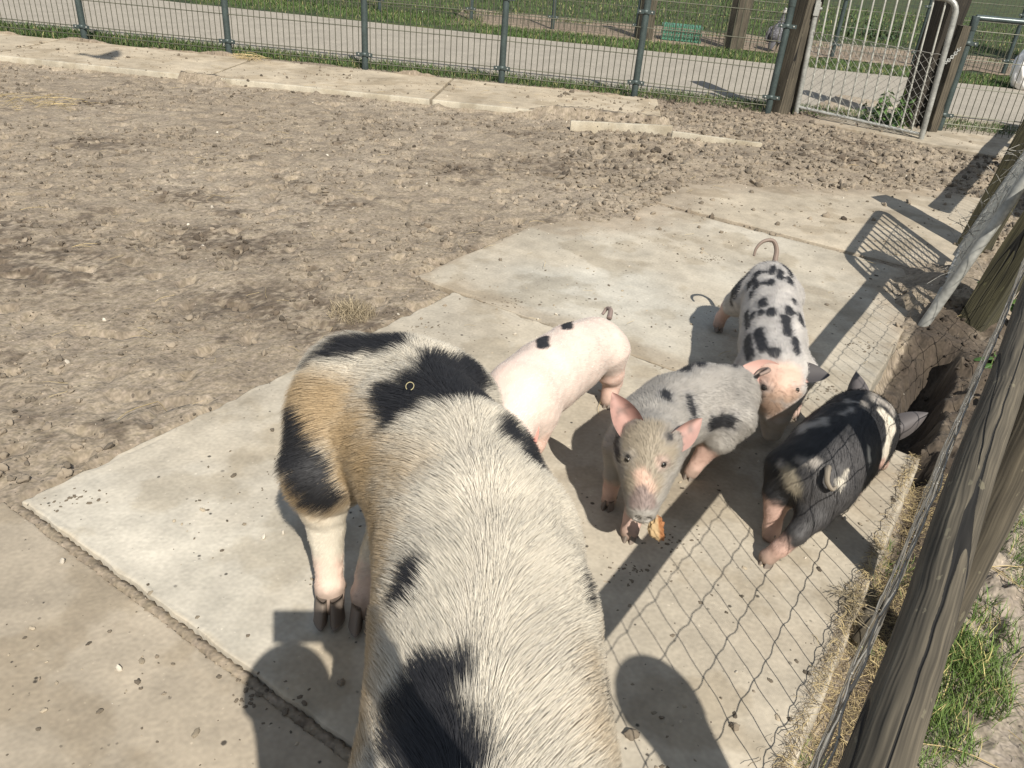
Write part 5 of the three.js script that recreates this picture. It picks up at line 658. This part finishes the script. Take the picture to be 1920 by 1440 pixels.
{
  const r = rng(77), clods = [], crumbs = [], dung = [], chips = [];
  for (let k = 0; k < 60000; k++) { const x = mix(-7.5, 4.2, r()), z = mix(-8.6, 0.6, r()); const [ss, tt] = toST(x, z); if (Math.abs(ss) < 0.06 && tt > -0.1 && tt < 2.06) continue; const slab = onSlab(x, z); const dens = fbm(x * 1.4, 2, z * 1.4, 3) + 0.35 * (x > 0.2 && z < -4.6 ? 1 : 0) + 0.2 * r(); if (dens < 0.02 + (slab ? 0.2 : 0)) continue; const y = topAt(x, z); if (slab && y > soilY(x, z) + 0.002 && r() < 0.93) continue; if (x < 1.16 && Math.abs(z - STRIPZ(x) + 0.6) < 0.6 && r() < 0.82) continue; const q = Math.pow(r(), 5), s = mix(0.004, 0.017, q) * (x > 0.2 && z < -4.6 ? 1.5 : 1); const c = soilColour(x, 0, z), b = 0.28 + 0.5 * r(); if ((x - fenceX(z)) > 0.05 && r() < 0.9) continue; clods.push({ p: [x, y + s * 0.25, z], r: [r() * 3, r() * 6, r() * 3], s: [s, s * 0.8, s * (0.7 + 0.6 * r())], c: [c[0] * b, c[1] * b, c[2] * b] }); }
  scatter('soil_clods', rock(3, 0.75), M.crumb, clods, 'loose crumbly soil clods scattered over the pen', 'soil');
  for (let k = 0; k < 9000; k++) { const x = mix(-2.6, 3.6, r()), z = mix(-6.2, -0.4, r()); if (!onSlab(x, z)) continue; const n = fbm(x * 2.2, 6, z * 2.2, 3); if (n < -0.12 + 0.3 * r()) continue; const y = topAt(x, z); const s = mix(0.0014, 0.006, Math.pow(r(), 4)); const d = r() < 0.62; const c = d ? [0.11, 0.09, 0.065] : [0.3, 0.25, 0.18]; dung.push({ p: [x, y + s * 0.25, z], r: [0, r() * 6, 0], s: [s * (1 + r()), s * 0.55, s], c: (() => { const b = 0.6 + 0.7 * r(); return c.map((v) => v * b); })() }); }
  for (let k = 0; k < 34; k++) { const x = mix(-2.2, 2.2, r()), z = mix(-4.6, -0.7, r()); if (!onSlab(x, z)) continue; const n = 10 + r() * 30 | 0; for (let i = 0; i < n; i++) { const a = r() * 6.28, d = Math.pow(r(), 1.1) * 0.07, X = x + Math.cos(a) * d * 1.6, Z = z + Math.sin(a) * d, s = 0.0015 + 0.0038 * r() * r(); if (onSlab(X, Z)) dung.push({ p: [X, topAt(X, Z) + 0.001, Z], r: [0, r() * 6, 0], s: [s * 1.6, s * 0.4, s], c: [0.13, 0.105, 0.075] }); } }
  scatter('dirt_crumbs', rock(9, 0.5), M.crumb, dung, 'dark crumbs of dirt and dung scattered on the slabs', 'dirt');
  for (let k = 0; k < 1500; k++) { const x = mix(-6.5, 3.6, r()), z = mix(-8.2, -0.4, r()); const s = mix(0.0015, 0.011, Math.pow(r(), 9)); chips.push({ p: [x, topAt(x, z) + s * 0.3, z], r: [r() * 3, r() * 6, r() * 3], s: [s, s * 0.6, s * 0.8], c: (() => { const b = 0.75 + 0.4 * r(); return [0.5 * b, 0.45 * b, 0.37 * b]; })() }); }
  scatter('pebbles', rock(15), M.crumb, chips, 'small pale pebbles and grit lying in the pen', 'pebbles');
}
const STALK = (() => { const g = tube([[0, 0, -0.5], [0.03, 0.02, 0], [0, 0.0, 0.5]], [0.5, 0.5, 0.4], 4); g.scale(1, 1, 1); const p = g.attributes.position; return g; })();
function stalkGeo() { const pos = [], idx = [], n = 4; for (let i = 0; i <= n; i++) { const z = i / n - 0.5, y = 0.05 * (1 - 4 * z * z), x = 0.06 * Math.sin(i * 1.3); for (let k = 0; k < 3; k++) { const a = k / 3 * 6.283; pos.push(x + 0.011 * Math.cos(a), y + 0.011 * Math.sin(a), z); } if (i) for (let k = 0; k < 3; k++) { const a = (i - 1) * 3 + k, b = (i - 1) * 3 + (k + 1) % 3; idx.push(a, a + 3, b, b, a + 3, b + 3); } } return meshGeo(pos, idx); }
{
  const r = rng(88), L = [], T = [];
  const put = (x, z, len, tilt = 0.25) => { const b = 0.75 + 0.5 * r(); T.push({ p: [x, topAt(x, z) + 0.006 + 0.012 * r(), z], r: [(r() - 0.5) * tilt, r() * 6.28, 0], s: [len * (len < 0.1 ? 1 : 0.6), len, len], c: [0.47 * b, 0.37 * b, 0.19 * b] }); };
  for (let k = 0; k < 480; k++) put(mix(-6, 2.6, r()), mix(-8, -2.2, r()), 0.03 + 0.1 * r() * r());
  for (let k = 0; k < 90; k++) put(-3.9 + 0.5 * (r() + r() - 1), -6.25 + 0.3 * (r() + r() - 1), 0.08 + 0.12 * r());
  for (let k = 0; k < 70; k++) put(-2.95 + 0.25 * (r() - 0.5), -8.6 + 0.2 * (r() - 0.5), 0.08 + 0.15 * r(), 0.9);
  // straw and dead stalks between the slab and the near fence
  for (let k = 0; k < 15000; k++) { const d = mix(0.3, 2.2, r()), o = 0.05 - 0.2 * Math.pow(r(), 1.2), p = FP(d, 0, o); const [s, t] = toST(p.x, p.z); if (t < (s < 1.99 ? 2.0 : 1.8)) { if (r() < 0.985) continue; } if (noise(d * 2.2, 3, 8) + 0.6 * r() < -0.05 + (d > 1.5 ? 0.25 : 0)) continue; const dark = r() < 0.5; const len = 0.014 + 0.05 * r() * r(); put(p.x, p.z, len, 1.2); T[T.length - 1].s[0] *= 1.6; if (dark) T[T.length - 1].c = [0.16, 0.12, 0.075]; }
  for (let k = 0; k < 130; k++) { const p = FP(mix(-0.6, 2.2, r()), 0, 0.08 + 0.9 * r()); put(p.x, p.z, 0.06 + 0.16 * r(), 0.15); }
  for (let k = 0; k < 120; k++) { const a = r() * 6.28, d = 0.05 * Math.sqrt(r()); put(1.0 - 0.03 + 0.09 * (r() - 0.5), -1.56 + 0.1 * (r() - 0.5), 0.05 + 0.08 * r(), 0.8); T[T.length - 1].c = [0.24, 0.2, 0.13]; }
  put(-1.22, -2.18, 0.15, 0.1); put(-1.18, -2.26, 0.12, 0.2);
  scatter('straw', stalkGeo(), M.straw, T, 'pale straw and dry stalks strewn about the pen and under the fence', 'straw');
}
const BLADE = (() => { const pos = [], idx = [], n = 4; for (let i = 0; i <= n; i++) { const t = i / n, w = 0.03 * (1 - t * t * 0.92), y = t * (1 - 0.22 * t), z = 0.42 * t * t; pos.push(-w, y, z, w, y, z); if (i) { const k = i * 2; idx.push(k - 2, k - 1, k, k, k - 1, k + 1); } } return meshGeo(pos, idx); })();
{
  const r = rng(99), B = []; const G1 = [0.055, 0.105, 0.022], G2 = [0.11, 0.155, 0.04], G3 = [0.3, 0.27, 0.12];
  const blade = (x, y, z, h, w = 1) => { const t = r(), c = t < 0.1 ? G3 : mix3(G1, G2, r() * r() + 0.3 * noise(x * 1.2, 4, z * 1.2)), b = 0.6 + 0.6 * r(); B.push({ p: [x, y, z], r: [(r() - 0.5) * 0.8, r() * 6.28, (r() - 0.5) * 0.6], s: [h * w, h, h], c: c.map((v) => v * b) }); };
  const fenceZ = (x) => -8.74 + 0.088 * x + (x > 2 ? -0.02 * (x - 2) : 0);
  for (let k = 0; k < 30000; k++) { const x = mix(-8, 8.5, r()), zn = fenceZ(x) + 0.06 + 0.12 * noise(x * 2.1, 2, 4), zf = roadNear(x) + 0.03 + 0.05 * noise(x * 3, 4, 1), z = mix(zf, zn, Math.pow(r(), 0.85)); blade(x, -0.03, z, 0.04 + 0.06 * r(), 1.4); }
  for (let k = 0; k < 52000; k++) { const x = mix(-8, 14, r()), z0 = roadFar(x) - 0.02 + 0.06 * noise(x * 2, 3, 3), z = z0 - 1.15 * r() - (x < -1 ? 1.2 * r() : 0); blade(x, -0.045, z, 0.035 + 0.05 * r(), 1.8); }
  for (let k = 0; k < 60000; k++) { const x = mix(-6, 20, r()), z = mix(-15.4 + 0.05 * x, -26, Math.pow(r(), 1.4)); if (z > -16.4 && noise(x * 1.1, 3, z * 1.1) < 0.15 && x > -1.5) continue; blade(x, -0.045, z, 0.04 + 0.06 * r(), 2.4); }
  scatter('grass', BLADE, M.blade, B, 'short green grass along both sides of the path and over the meadow', 'grass');
  const N = []; const keep = B.length; B.length = 0;
  const tuft = (d, o, n, rad, h) => { const c = FP(d, 0, o); for (let k = 0; k < n; k++) { const a = r() * 6.28, q = rad * Math.pow(r(), 0.6), x = c.x + Math.cos(a) * q * 0.75, z = c.z + Math.sin(a) * q * 1.25; blade(x, soilY(x, z) - 0.004, z, h * (0.3 + 0.75 * r()), 0.62); const cc = B[B.length - 1].c; cc[0] *= 1.7; cc[1] *= 1.6; cc[2] *= 1.5; } };
  tuft(1.28, 0.19, 1700, 0.13, 0.085); tuft(1.45, 0.2, 500, 0.12, 0.08); tuft(1.06, 0.17, 800, 0.10, 0.08); tuft(0.9, 0.16, 500, 0.08, 0.06); tuft(1.86, 0.3, 900, 0.15, 0.07); tuft(1.7, 0.33, 500, 0.12, 0.06); tuft(1.3, 0.42, 160, 0.16, 0.05); tuft(1.1, 0.38, 140, 0.14, 0.05); tuft(1.55, -0.07, 420, 0.12, 0.05); tuft(1.2, -0.05, 160, 0.06, 0.045); tuft(0.72, -0.05, 260, 0.08, 0.05); tuft(2.6, 0.3, 700, 0.3, 0.1); tuft(2.2, 0.3, 900, 0.25, 0.09); tuft(3.2, 0.28, 700, 0.25, 0.12);
  scatter('grass_tufts', BLADE, M.blade, B.slice(), 'green grass tufts on the trodden ground outside the near fence', 'grass');
}
{ const r = rng(123), B = []; for (let k = 0; k < 650; k++) { const a = r() * 6.28, d = 0.1 * Math.pow(r(), 0.7), x = -0.70 + d * Math.cos(a), z = -3.06 + d * Math.sin(a), b = 0.6 + 0.6 * r(), h = 0.04 + 0.09 * r() * (1 - d / 0.14); B.push({ p: [x, soilY(x, z) - 0.003, z], r: [(r() - 0.5) * 1.4, r() * 6.28, (r() - 0.5) * 1.4], s: [h * 0.45, h, h], c: [0.33 * b, 0.27 * b, 0.175 * b] }); } scatter('dry_tuft', BLADE, M.blade, B, 'small dry fuzzy grass tuft in the soil just behind the sow', 'grass tuft'); }
function weed(name, label, at, n, hgt, rad, seed, c0) { const r = rng(seed), t = thing(name, at, label, 'weed'), leafM = std({ vertexColors: true, roughness: 0.6, side: THREE.DoubleSide }), st = [], lv = []; for (let k = 0; k < n; k++) { const a = r() * 6.28, q = rad * Math.sqrt(r()), h = hgt * (0.5 + 0.6 * r()), b = V(Math.cos(a) * q, 0, Math.sin(a) * q), e = b.clone().add(V((r() - 0.5) * 0.12, h, (r() - 0.5) * 0.12)); st.push(tube([b, e], [0.004, 0.002], 5)); for (let i = 0; i < 9; i++) { const u = 0.2 + 0.8 * i / 9, p = b.clone().lerp(e, u), L = 0.05 * (1.25 - 0.6 * u) * (0.7 + 0.6 * r()), g = new THREE.SphereGeometry(1, 8, 4, 0, 6.283, 0, 1.1); g.scale(L * 0.5, 0.012, L); g.translate(0, -0.005, L * 0.8); g.rotateX(0.35 + 0.4 * r()); g.rotateY(r() * 6.28); g.translate(p.x, p.y, p.z); const cc = 0.7 + 0.6 * r(); lv.push(vcol(g.toNonIndexed(), () => c0.map((v) => v * cc))); } } part('stem', join(st), std({ color: rgb(0.1, 0.14, 0.04) }), t); part('foliage', mergeGeometries(lv), leafM, t, 'stuff'); return t; }
weed('nettle_clump', 'leafy green weed clump at the foot of the white gate', [3.45, -0.02, -8.3], 16, 0.36, 0.24, 3, [0.06, 0.12, 0.025]);
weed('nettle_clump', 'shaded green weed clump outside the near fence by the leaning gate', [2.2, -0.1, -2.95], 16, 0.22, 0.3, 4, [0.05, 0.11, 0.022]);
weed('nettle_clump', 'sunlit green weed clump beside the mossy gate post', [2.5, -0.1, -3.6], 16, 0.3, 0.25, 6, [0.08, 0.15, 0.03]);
weed('low_bush', 'dark leafy bush on the meadow seen through the white gate', [6.5, -0.05, -17.6], 40, 0.5, 0.6, 5, [0.03, 0.06, 0.02]);
renderer.render(scene, camera);
